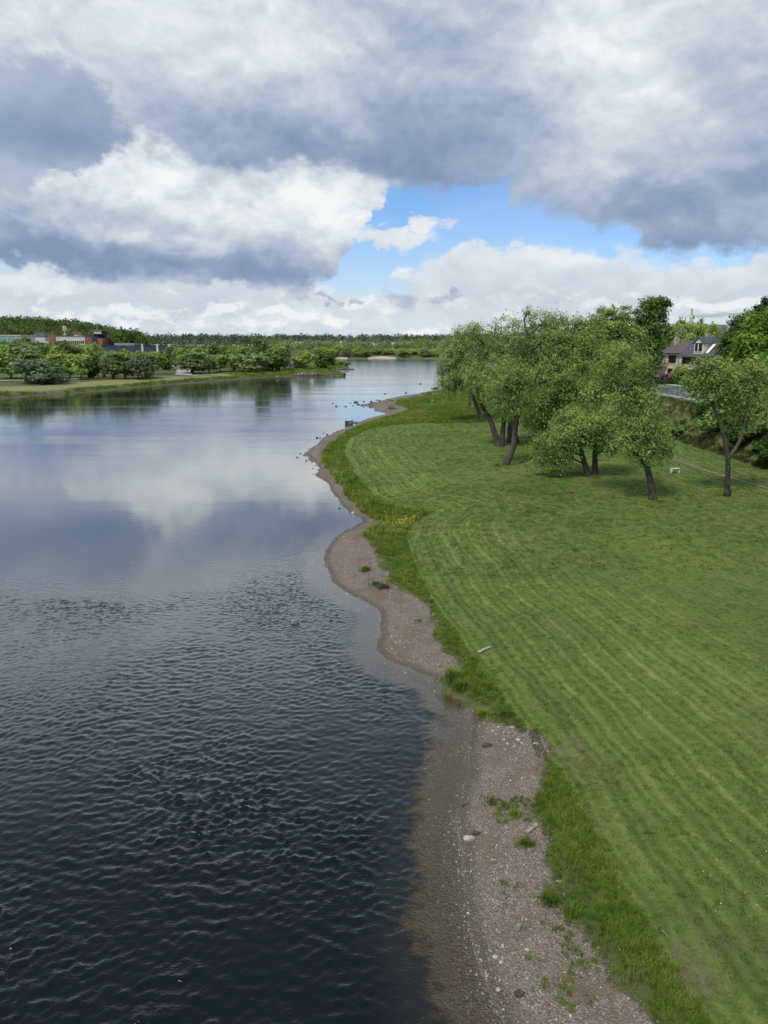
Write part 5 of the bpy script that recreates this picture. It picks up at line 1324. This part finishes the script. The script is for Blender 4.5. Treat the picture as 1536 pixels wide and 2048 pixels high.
MB().tube([(0, 0, 0), (0, 0, mh)], [0.35, 0.22], 8).build('pole', WMET, mst)
for k in range(3):
    a = k * 2.094; MB().box(math.cos(a) * .9 - .25, math.sin(a) * .9 - .25, mh - 3.2, math.cos(a) * .9 + .25, math.sin(a) * .9 + .25, mh - 0.4).build('antenna', WMET, mst)
MB().box(-.9, -.9, mh - 6, .9, .9, mh - 5.6).build('platform', WMET, mst)
for px, top, w in [(50, 674, 26), (63, 679, 26), (82, 685, 24), (32, 680, 22), (10, 683, 24), (118, 685, 22), (152, 687, 22), (186, 687, 20), (205, 691, 24), (100, 687, 22), (135, 688, 22)]:
    far_tree(['round', 'dark', 'olive'][px % 3], px, 700, top, w, ['green', 'dark', 'olive'][px % 3] + ' tree standing against the buildings on the hill', 'trees against the hill buildings', y=452)
# chimney on the horizon
c = at_y(737, 690, 1550)
ck = empty('factory_chimney', (c.x, 1550, 2)); tag(ck, 'lone dark factory chimney on the wooded horizon', 'chimney')
zt = at_y(737, 677.5, 1550).z - 2
MB().tube([(0, 0, 0), (0, 0, zt)], [2.6, 1.7], 12).build('shaft', simple_mat("sooty_brick", (0.07, 0.065, 0.07), 0.9, 0.1, 0.1), ck); MB().tube([(0, 0, zt), (0, 0, zt + 1.2)], [2.0, 2.0], 12).build('rim', DCON, ck)
# grey road that bends down to the river path
PATHM = simple_mat("grey_path", (0.30, 0.30, 0.30), 0.9, 0.08, 0.3)
pw = [on_z(x, y, 2.6) for x, y in [(366, 745.5), (369, 741), (366, 736.5), (357, 732.5), (345, 729.5), (330, 727.5)]]
strip('far_road', [(p.x, p.y) for p in pw], 6.5, PATHM, lift=0.25)
pw = [on_z(x, y, 2.4) for x, y in [(-60, 762), (0, 760), (60, 758.5), (120, 756.5), (180, 754), (250, 752), (310, 750), (365, 748), (430, 745.5)]]
strip('far_path', [(p.x, p.y) for p in pw], 2.6, PATHM, lift=0.22)
# stone jetty
a = on_z(588, 752.5, 0); b2 = on_z(689, 753, 0)
jt = empty('jetty', (a.x, a.y, 0)); tag(jt, 'low dark stone jetty reaching out from the far bank', 'jetty')
L = b2.x - a.x; JST = simple_mat("jetty_stone", (0.115, 0.095, 0.085), 0.9, 0.25, 0.8); JD = simple_mat("jetty_wall", (0.05, 0.042, 0.042), 0.9, 0.2, 0.8)
MB().box(0, 0, -1.5, L, 4.0, 0.62).build('base', JD, jt)
g = np.random.default_rng(4); st = stone_mesh(5, 0.8, 0.8, 0.45, sub=1); st.materials.append(JST); st2 = stone_mesh(6, 0.7, 0.7, 0.5, sub=1); st2.materials.append(S_PALE)
for i in range(44):
    o_ = bpy.data.objects.new('stone', st2 if (i < 20 and i % 3 == 0) else st); COL.objects.link(o_); o_.parent = jt
    o_.location = (L * i / 44.0 + 0.4, g.uniform(0.1, 1.5), 0.75 + g.uniform(-.1, .12)); o_.rotation_euler.z = g.uniform(0, 6); o_.scale = (g.uniform(.6, 1.2),) * 3
MB().box(L - 0.5, -0.15, 0.62, L + 0.05, 4.1, 1.3).build('end_block', JD, jt)
a = on_z(668, 739.5, 0); st_ = MB().box(0, 0, -1, 11, 2.2, 0.5).build('stone_spit', JST); st_.location = (a.x, a.y, 0); tag(st_, 'low dark stone spit running into the river behind the jetty', 'stone spit')
# cut branches and rubble at the foot of the far meadow
for i, (px, py, w) in enumerate([(140, 785, 8), (172, 780, 9), (178, 781, 7), (530, 752, 10), (545, 753, 9), (556, 753.5, 8), (568, 752.5, 7), (425, 757, 7), (435, 757, 8), (600, 747.5, 8), (612, 747, 8), (628, 746.5, 9), (655, 746.5, 10)]):
    rock(px, py, w, [S_BROWN, S_PALE, S_GREY][i % 3] if i < 9 else S_PALE, 'stone lying at the foot of the far bank' if i < 9 else 'pale stone on the bank above the jetty', 'stones along the far bank', 0.5, 200 + i)
# a walker on the far path
sk = at_y(398.5, 746, on_z(398.5, 747.5, 2.3).y); sk.z = float(height([sk.x], [sk.y])[0]) + 0.2
pm = bpy.data.meshes.new('person'); 
pv = [(0, 0, 0.95), (0, 0, 1.2), (0, 0, 1.42), (0, 0, 1.52), (0, 0, 1.68), (-.1, .02, .92), (-.12, .1, .5), (-.13, .05, .06), (-.13, -.1, .03), (.1, -.02, .92), (.12, -.12, .5), (.13, -.02, .06), (.13, -.16, .03), (-.2, 0, 1.4), (-.26, .05, 1.12), (-.24, -.08, .88), (.2, 0, 1.4), (.26, .02, 1.12), (.24, -.12, .9)]
pe = [(0, 1), (1, 2), (2, 3), (3, 4), (0, 5), (5, 6), (6, 7), (7, 8), (0, 9), (9, 10), (10, 11), (11, 12), (2, 13), (13, 14), (14, 15), (2, 16), (16, 17), (17, 18)]
pm.from_pydata(pv, pe, []); pr = [.15, .16, .17, .06, .105, .1, .075, .05, .045, .1, .075, .05, .045, .06, .048, .04, .06, .048, .04]
po = bpy.data.objects.new('person', pm); COL.objects.link(po); po.location = sk; po.rotation_euler.z = 0.8; pm.materials.append(DMET)
md = po.modifiers.new('skin', 'SKIN'); md.use_smooth_shade = True
for v, r_ in zip(pm.skin_vertices[0].data if pm.skin_vertices else [], pr): v.radius = (r_, r_)
sv = pm.attributes.get('skin_vert') 
tag(po, 'tiny walker in dark clothes on the path right of the road bend', 'person')
# sandy beach and footbridge upstream
SAND = simple_mat("river_sand", (0.40, 0.335, 0.245), 0.95, 0.12, 0.15)
def shore_patch(name, px0, px1, y0, y1, mat):
    a, b = at_y(px0, 716, y0), at_y(px1, 716, y0); g_ = np.random.default_rng(1); V, F = [], []
    n = 16
    for i in range(n + 1):
        x = a.x + (b.x - a.x) * i / n; k = math.sin(math.pi * min(1, max(0, i / n))) ** 0.5
        for j in range(5):
            y = y0 + (y1 - y0) * j / 4 * (0.25 + 0.75 * k); V.append((x, y, max(0.0, float(height([x], [y])[0])) + 0.10))
    for i in range(n):
        for j in range(4): F.append((i * 5 + j, i * 5 + 5 + j, i * 5 + 6 + j, i * 5 + 1 + j))
    o = mesh_np(name, V, F, mat); o['kind'] = 'structure'
shore_patch('sandy_beach', 736, 792, 698.5, 738, SAND); shore_patch('sand_bank', 672, 694, 696, 722, SAND)
c = at_y(806, 713, 745); fb_ = empty('footbridge', (c.x, 745, 0)); tag(fb_, 'small grey footbridge on the opposite shore right of the sandy beach', 'bridge')
MB().box(0, 0, 2.6, 10, 3, 3.2).build('deck', JST, fb_)
for x in (0.6, 5, 9.4): MB().box(x, 0.5, -1, x + 0.5, 2.5, 2.6).build('pier', JST, fb_)
MB().box(0, -0.1, 3.2, 10, 0, 4.2).build('parapet', JD, fb_)

# ------------------------------------------------------------------ grass, pebbles and flowers: what nobody could count
def scatter(name, P, scl, protos, msd=None, label=None, tilt=0.15, align=False):
    """points that carry instances of small meshes (geometry nodes)"""
    n = len(P)
    me = bpy.data.meshes.new(name)
    me.vertices.add(n); me.vertices.foreach_set('co', np.asarray(P, np.float32).ravel())
    a = me.attributes.new('scl', 'FLOAT', 'POINT'); a.data.foreach_set('value', np.asarray(scl, np.float32))
    rot = np.stack([rng.normal(0, tilt, n), rng.normal(0, tilt, n), rng.uniform(0, 6.283, n)], 1).astype(np.float32)
    a = me.attributes.new('rot', 'FLOAT_VECTOR', 'POINT'); a.data.foreach_set('vector', rot.ravel())
    a = me.attributes.new('msd', 'FLOAT', 'POINT'); a.data.foreach_set('value', np.asarray(msd if msd is not None else np.zeros(n), np.float32))
    a = me.attributes.new('pick', 'INT', 'POINT'); a.data.foreach_set('value', rng.integers(0, len(protos), n).astype(np.int32))
    o = bpy.data.objects.new(name, me); COL.objects.link(o)
    ng = bpy.data.node_groups.new(name, 'GeometryNodeTree')
    ng.interface.new_socket('Geometry', in_out='INPUT', socket_type='NodeSocketGeometry'); ng.interface.new_socket('Geometry', in_out='OUTPUT', socket_type='NodeSocketGeometry')
    gi = ng.nodes.new('NodeGroupInput'); go = ng.nodes.new('NodeGroupOutput')
    def named(nm, ty):
        q = ng.nodes.new('GeometryNodeInputNamedAttribute'); q.data_type = ty; q.inputs[0].default_value = nm; return q.outputs[0]
    gj = ng.nodes.new('GeometryNodeGeometryToInstance')
    for p in protos[::-1]:
        oi = ng.nodes.new('GeometryNodeObjectInfo'); oi.inputs['Object'].default_value = p
        ng.links.new(oi.outputs['Geometry'], gj.inputs[0])
    ip = ng.nodes.new('GeometryNodeInstanceOnPoints')
    ng.links.new(gi.outputs[0], ip.inputs['Points']); ng.links.new(gj.outputs[0], ip.inputs['Instance'])
    ip.inputs['Pick Instance'].default_value = True
    ng.links.new(named('pick', 'INT'), ip.inputs['Instance Index'])
    e2r = ng.nodes.new('FunctionNodeEulerToRotation'); ng.links.new(named('rot', 'FLOAT_VECTOR'), e2r.inputs[0]); ng.links.new(e2r.outputs[0], ip.inputs['Rotation'])
    ng.links.new(named('scl', 'FLOAT'), ip.inputs['Scale'])
    ng.links.new(ip.outputs[0], go.inputs[0])
    m = o.modifiers.new('scatter', 'NODES'); m.node_group = ng
    tag(o, label, None, None, 'stuff')
    return o
def tuft(name, nb, rad, hgt, wid, seed, mat, lean=0.5):
    g = np.random.default_rng(seed); V, F = [], []
    for i in range(nb):
        a = g.uniform(0, 6.283); q = rad * (math.sqrt(g.random()) if nb < 100 else min(1.5, abs(g.normal(0, .62)))); b = np.array([math.cos(a) * q, math.sin(a) * q, -0.02])
        d = g.uniform(0, 6.283); l = g.uniform(.3, 1) * lean; hh = hgt * g.uniform(.6, 1.15); s = np.array([-math.sin(d), math.cos(d), 0]) * wid * g.uniform(.7, 1.2) / 2
        dirv = np.array([math.cos(d), math.sin(d), 0])
        m1 = b + np.array([0, 0, hh * .6]) + dirv * hh * l * .35; tip = b + np.array([0, 0, hh * (1 - l * .25)]) + dirv * hh * l
        k = len(V); V += [b - s, b + s, m1 + s * .8, m1 - s * .8, tip]; F += [(k, k + 1, k + 2, k + 3), (k + 3, k + 2, k + 4, k + 4)]
    me = bpy.data.meshes.new(name); me.from_pydata([tuple(v) for v in V], [], [f if f[2] != f[3] else f[:3] for f in F]); me.materials.append(mat)
    return bpy.data.objects.new(name, me)
def blade_mat(name, cols, lawn=False):
    m, t, o = new_mat(name)
    oi = t.nodes.new('ShaderNodeObjectInfo'); rnd = E(t, oi.outputs['Random'])
    pos = worldpos(t)
    nbig = noise(t, pos, 0.13, 4, 0.55); nmid = noise(t, pos, 0.9, 5, 0.6)
    v = (nbig - 0.5) * 0.95 + (nmid - 0.5) * 0.6 + (rnd - 0.5) * 0.62 + 0.5
    if lawn:
        a = t.nodes.new('ShaderNodeAttribute'); a.attribute_type = 'INSTANCER'; a.attribute_name = 'msd'
        msd = E(t, a.outputs['Fac'])
        v = v + lawn_stripes(t, msd, nbig, nmid)
    c = ramp(t, v.sat(), cols)
    if lawn:
        straw = noise(t, vec_scale(t, pos, 1, 1, 1, loc=(41, 9, 0)), 0.22, 5, 0.65)
        c = mixc(t, straw.step(0.52, 0.75) * 0.45, c, (0.18, 0.18, 0.078))
    d = t.nodes.new('ShaderNodeBsdfDiffuse'); t.links.new(c, d.inputs[0])
    tr = t.nodes.new('ShaderNodeBsdfTranslucent'); t.links.new(c, tr.inputs[0])
    mx = t.nodes.new('ShaderNodeMixShader'); mx.inputs[0].default_value = 0.35
    t.links.new(d.outputs[0], mx.inputs[1]); t.links.new(tr.outputs[0], mx.inputs[2]); t.links.new(mx.outputs[0], o.inputs[0])
    return m
G_LONG = blade_mat("long_grass", [(0.10, (0.080, 0.125, 0.022)), (0.45, (0.145, 0.215, 0.034)), (0.72, (0.215, 0.280, 0.055)), (0.95, (0.33, 0.325, 0.14))])
G_LAWN = blade_mat("lawn_grass", [(0.05, (0.066, 0.102, 0.020)), (0.40, (0.118, 0.166, 0.036)), (0.68, (0.174, 0.224, 0.055)), (1.0, (0.255, 0.290, 0.10))], True)
def in_view(X, Y, Z, margin=0.06):
    """keeps what the bridge side can see, with a margin"""
    c, s = math.cos(PITCH), math.sin(PITCH); zz = Z - CAM_H
    f = Y * c - zz * s; u = Y * s + zz * c
    return (np.abs(X) < f * (768 / FPX + margin * 2)) & (u > -f * (1024 / FPX + margin * 2))
def sow(n, x0, x1, y0, y1, test):
    X = rng.uniform(x0, x1, n); Y = rng.uniform(y0, y1, n)
    w, g, m = fields(X, Y); Z = height(X, Y, w, g)
    k = test(X, Y, w, g, m) & in_view(X, Y, Z)
    return np.stack([X, Y, Z], 1)[k], w[k], g[k], m[k]
def area_sow(dens, x0, x1, y0, y1, test): return sow(int(dens * (x1 - x0) * (y1 - y0)), x0, x1, y0, y1, test)
TL = [tuft('lawn_tuft', 20, 0.13, 0.055, 0.016, 300 + i, G_LAWN, 0.9) for i in range(4)]
TL2 = [tuft('lawn_tuft', 22, 0.26, 0.075, 0.034, 310 + i, G_LAWN, 0.9) for i in range(4)]
isl = lambda X, Y, w, g, m: (m > -0.1) & (X < 37.6)
A = [area_sow(60, 3, 22, 7, 20, isl), area_sow(34, 1, 32, 20, 36, isl)]
P = np.concatenate([a[0] for a in A]); M = np.concatenate([a[3] for a in A])
scatter('lawn_grass', P, rng.uniform(.7, 1.25, len(P)), TL, M, 'short mown grass of the river lawn')
A = [area_sow(13, -2, 38, 36, 60, isl), area_sow(6, -4, 38, 60, 125, isl)]
P = np.concatenate([a[0] for a in A]); M = np.concatenate([a[3] for a in A])
scatter('distant_lawn_grass', P, rng.uniform(.7, 1.25, len(P)), TL2, M, 'short mown grass of the lawn under the trees')
TG = [tuft('grass_tuft', 24, 0.12, 0.27, 0.013, 320 + i, G_LONG, 0.8) for i in range(5)]
TG2 = [tuft('grass_tuft', 24, 0.24, 0.34, 0.03, 330 + i, G_LONG, 0.8) for i in range(4)]
def isr(X, Y, w, g, m):
    bare = vnoise(X + 31, Y, 0.9) * 0.6 + vnoise(X, Y + 17, 0.35) * 0.5
    return (g > 0.02 + 0.12 * vnoise(X, Y, .5)) & (m < 0.12) & (w > 0.12) & ((bare < 0.42 + 0.6 * np.clip(g, 0, 1)) | (g > 0.6)) & (X < 37)
A = [area_sow(170, 2, 14, 8, 24, isr), area_sow(90, -2, 10, 24, 46, isr)]
P = np.concatenate([a[0] for a in A]); G = np.concatenate([a[2] for a in A])
scatter('bank_grass', P, rng.uniform(.35, 1.0, len(P)) * (0.5 + 0.45 * np.clip(G, 0, 1)) * (1 + 0.45 * vnoise(P[:, 0], P[:, 1], 1.3)), TG, None, 'long uncut grass along the gravel')
A = [area_sow(20, -8, 12, 46, 90, isr), area_sow(7, -10, 30, 90, 170, lambda X, Y, w, g, m: (g > 0.1) & (m < 0.2) & (X < 36)), area_sow(1.6, 10, 70, 170, 330, lambda X, Y, w, g, m: (g > 0.1) & (X < Y * .18))]
P = np.concatenate([a[0] for a in A])
scatter('shore_grass', P, rng.uniform(.6, 1.3, len(P)), TG2, None, 'long grass on the grassy point')
TG3 = [tuft('grass_tuft', 20, 0.8, 0.55, 0.14, 340 + i, G_LONG, 0.7) for i in range(3)]
def farb(X, Y, w, g, m):
    d = seg_dist(X, Y, DRY); return (w > 0.9) & (w < 20) & (d < 0.0) & (rng.random(len(X)) < np.exp(-w / 9.0)) & (X < (Y - 260) * .13 - 4)
A = [area_sow(1.6, -170, 10, 150, 560, farb)]
P = np.concatenate([a[0] for a in A])
scatter('far_bank_grass', P, rng.uniform(.6, 1.3, len(P)), TG3, None, 'rough green grass along the far bank')
# scrubby weeds on the slope
G_WEED = blade_mat("slope_weeds", [(0.1, (0.05, 0.05, 0.025)), (0.45, (0.085, 0.095, 0.035)), (0.7, (0.06, 0.11, 0.022)), (1.0, (0.17, 0.155, 0.085))])
TW_ = [tuft('weed_tuft', 24, 0.35, 0.42, 0.045, 350 + i, G_WEED, 0.9) for i in range(3)]
A = [area_sow(5, 36.8, 42, 50, 200, lambda X, Y, w, g, m: X > 36.9)]
P = A[0][0]; scatter('slope_weeds', P, rng.uniform(.5, 1.3, len(P)) * np.where(P[:, 0] < 38.2, 1.25, 1.0), TW_, None, 'brown and green weeds on the slope')

# pebbles
m, t, o = new_mat("pebble"); oi = t.nodes.new('ShaderNodeObjectInfo')
rv = E(t, oi.outputs['Random'])
pc = ramp(t, rv, [(0.0, (0.075, 0.064, 0.054)), (0.3, (0.155, 0.135, 0.112)), (0.6, (0.25, 0.222, 0.19)), (0.88, (0.31, 0.29, 0.26)), (1.0, (0.40, 0.38, 0.35))])
principled(t, o, pc, 0.7, 0.3); PEB = m
PB = []
for i in range(6):
    me = stone_mesh(400 + i, 1.0, 0.8, 0.55, 0.2, 1); me.materials.append(PEB); PB.append(bpy.data.objects.new('pebble', me))
bch = lambda X, Y, w, g, m: (w > -1.7) & (g < 0.12) & (X > -8)
def lum(X, Y): return 0.5 + 0.5 * vnoise(X + 3, Y + 8, 1.5) + 0.25 * vnoise(X, Y, 0.5)
A = [area_sow(420, 1.5, 8, 8.5, 17, bch), area_sow(230, 0.5, 7, 17, 26, bch), area_sow(90, -5, 6, 26, 48, bch), area_sow(30, -8, 6, 48, 80, bch)]
P = np.concatenate([a[0] for a in A]); k = rng.random(len(P)) < np.clip(lum(P[:, 0], P[:, 1]) + 0.25, 0.12, 1); P = P[k]
sz = 0.011 * np.exp(rng.normal(0, .5, len(P))) * (1 + np.clip((P[:, 1] - 17) / 40, 0, 1.2))
P[:, 2] += sz * 0.25
scatter('pebbles', P, sz, PB, None, 'loose pebbles of the gravel beach', tilt=0.3)
A = [area_sow(11, 1.0, 8, 8.5, 30, lambda X, Y, w, g, m: (w > 0.15) & (w < 1.3 + 0.9 * vnoise(X, Y, 2.0)) & (vnoise(X + 7, Y, 0.8) > -0.2) & (g < 0)), area_sow(7, 0, 8, 8.5, 40, bch)]
P = np.concatenate([a[0] for a in A]); sz = rng.uniform(.018, .042, len(P)) * (1 + np.clip((P[:, 1] - 14) / 60, 0, .5)); P[:, 2] += sz * 0.15
scatter('cobbles', P, sz, PB, None, 'fist-sized stones strewn over the gravel beach', tilt=0.3)
A = [area_sow(60, 1.5, 10, 9, 32, lambda X, Y, w, g, m: (w > 0.9) & (g < 0.02) & (g > -1.5) & (vnoise(X + 13, Y + 2, 1.1) + 0.7 * vnoise(X, Y, 0.4) + 0.25 * g > 0.30))]
P = A[0][0]; scatter('beach_weeds', P, rng.uniform(.25, .7, len(P)), TG, None, 'thin green weeds creeping over the gravel')
# daisies and buttercups
def flower(col, nm):
    mm, t, o = new_mat(nm); principled(t, o, col, 0.8, 0.1)
    me = bpy.data.meshes.new(nm); v = [(math.cos(a * 1.0472), math.sin(a * 1.0472), 0.1 * (a % 2)) for a in range(6)]; me.from_pydata(v, [], [tuple(range(6))]); me.materials.append(mm)
    return bpy.data.objects.new(nm, me)
DA = flower((0.75, 0.76, 0.72), 'daisy'); BU_ = flower((0.75, 0.58, 0.02), 'buttercup')
A = sow(9000, 4, 30, 12, 60, lambda X, Y, w, g, m: (m > 1.5) & (vnoise(X + 5, Y, 3.5) + 0.6 * vnoise(X, Y, 1.1) > 0.30))
P = A[0]; P[:, 2] += 0.055; scatter('daisies', P, rng.uniform(.006, .012, len(P)), [DA], None, 'white daisies dotted over the lawn', 0.3)
cx = on_z(812, 1036, 0.9); cx2 = on_z(1120, 1560, 0.7)
X = np.concatenate([rng.normal(cx.x, .8, 130), rng.normal(cx.x + .4, 2.2, 70)]); Y = np.concatenate([rng.normal(cx.y, 1.3, 130), rng.normal(cx.y, 3.0, 70)])
w, g, m = fields(X, Y); k = (g > 0.3) & (m < 0.3); X, Y = X[k], Y[k]
P = np.stack([X, Y, height(X, Y) + rng.uniform(.2, .36, len(X))], 1); scatter('buttercups', P, rng.uniform(.02, .04, len(P)), [BU_], None, 'yellow buttercups in the long grass of the bank', 0.4)
G_REED = blade_mat("dry_reed", [(0.1, (0.15, 0.13, 0.07)), (0.5, (0.24, 0.21, 0.12)), (1.0, (0.34, 0.30, 0.19))])
TD = [tuft('dead_stalks', 9, 0.10, 0.38, 0.009, 360 + i, G_REED, 0.55) for i in range(3)]
A = [area_sow(7, 2, 14, 8, 26, lambda X, Y, w, g, m: (g > -0.25) & (m < 0.0) & (vnoise(X, Y + 40, 1.0) > 0.05)), area_sow(4, -6, 12, 26, 60, lambda X, Y, w, g, m: (g > -0.2) & (m < 0.0) & (vnoise(X, Y + 40, 1.6) > 0.1))]
P = np.concatenate([a[0] for a in A]); scatter('dead_stalks', P, rng.uniform(.5, 1.2, len(P)), TD, None, 'dry dead stalks among the long grass of the bank')
# single tussocks that stand out on the gravel
def tussock(px, py, wpx, hm, mat, label, seed, name='grass_tussock', cat='grass tussock', lean=0.8):
    b = on_z(px, py, 0.4)
    for _ in range(4): b = on_z(px, py, float(height([b.x], [b.y])[0]))
    w = wpx / FPX * math.hypot(b.y, CAM_H)
    o = tuft(name, 240, w * 0.5, hm, 0.016 + 0.0003 * b.y, seed, mat, lean); COL.objects.link(o); o.location = b; tag(o, label, cat)
G_DUSTY = blade_mat("dusty_herb", [(0.1, (0.035, 0.05, 0.028)), (0.5, (0.07, 0.095, 0.05)), (1.0, (0.12, 0.15, 0.085))])
tussock(731, 1142, 18, 0.35, G_LONG, 'small green tussock alone on the gravel beach', 1)
tussock(752, 1170, 20, 0.25, G_DUSTY, 'grey-green low herb cushion on the gravel', 2, 'herb_clump', 'herb'); tussock(768, 1176, 24, 0.30, G_DUSTY, 'larger grey-green herb cushion touching the small one on the gravel', 3, 'herb_clump', 'herb')
tussock(903, 1365, 26, 0.75, G_LONG, 'tall dark grass clump hanging over the water at the bank corner', 4); tussock(920, 1380, 24, 0.5, G_LONG, 'lower grass clump next to the tall one at the bank corner', 5)
tussock(1101, 1806, 30, 0.32, G_LONG, 'round green tussock at the edge of the gravel', 6); tussock(1143, 1830, 36, 0.32, G_LONG, 'wider green tussock beside the round one at the gravel edge', 7)
tussock(1053, 1690, 32, 0.22, G_LONG, 'sparse green tussock among the pebbles below the plank', 8); tussock(1030, 1630, 26, 0.18, G_LONG, 'thin grass patch on the gravel above the plank', 9); tussock(985, 1605, 34, 0.10, G_DUSTY, 'low olive herbs on the damp gravel', 10, 'herb_clump', 'herb')
tussock(963, 1432, 20, 0.32, G_LONG, 'green tussock above the heap of broken stones', 11); tussock(1010, 1432, 26, 0.3, G_LONG, 'second green tussock above the heap of broken stones, nearer the lawn', 12)
tussock(838, 826, 40, 0.8, G_REED, 'patch of pale dry reeds on the grassy point', 13, 'reed_patch', 'reeds')
tussock(995, 932, 22, 0.35, G_LONG, 'tuft of long grass at the foot of the bent willow', 14); tussock(1190, 955, 22, 0.3, G_LONG, 'tuft of long grass at the foot of the twin-trunked tree', 15); tussock(1320, 1004, 18, 0.25, G_LONG, 'tuft of long grass at the foot of the leaning tree', 16); tussock(1235, 1070, 26, 0.12, G_LONG, 'dark green unmown patch in the middle of the lawn', 17)
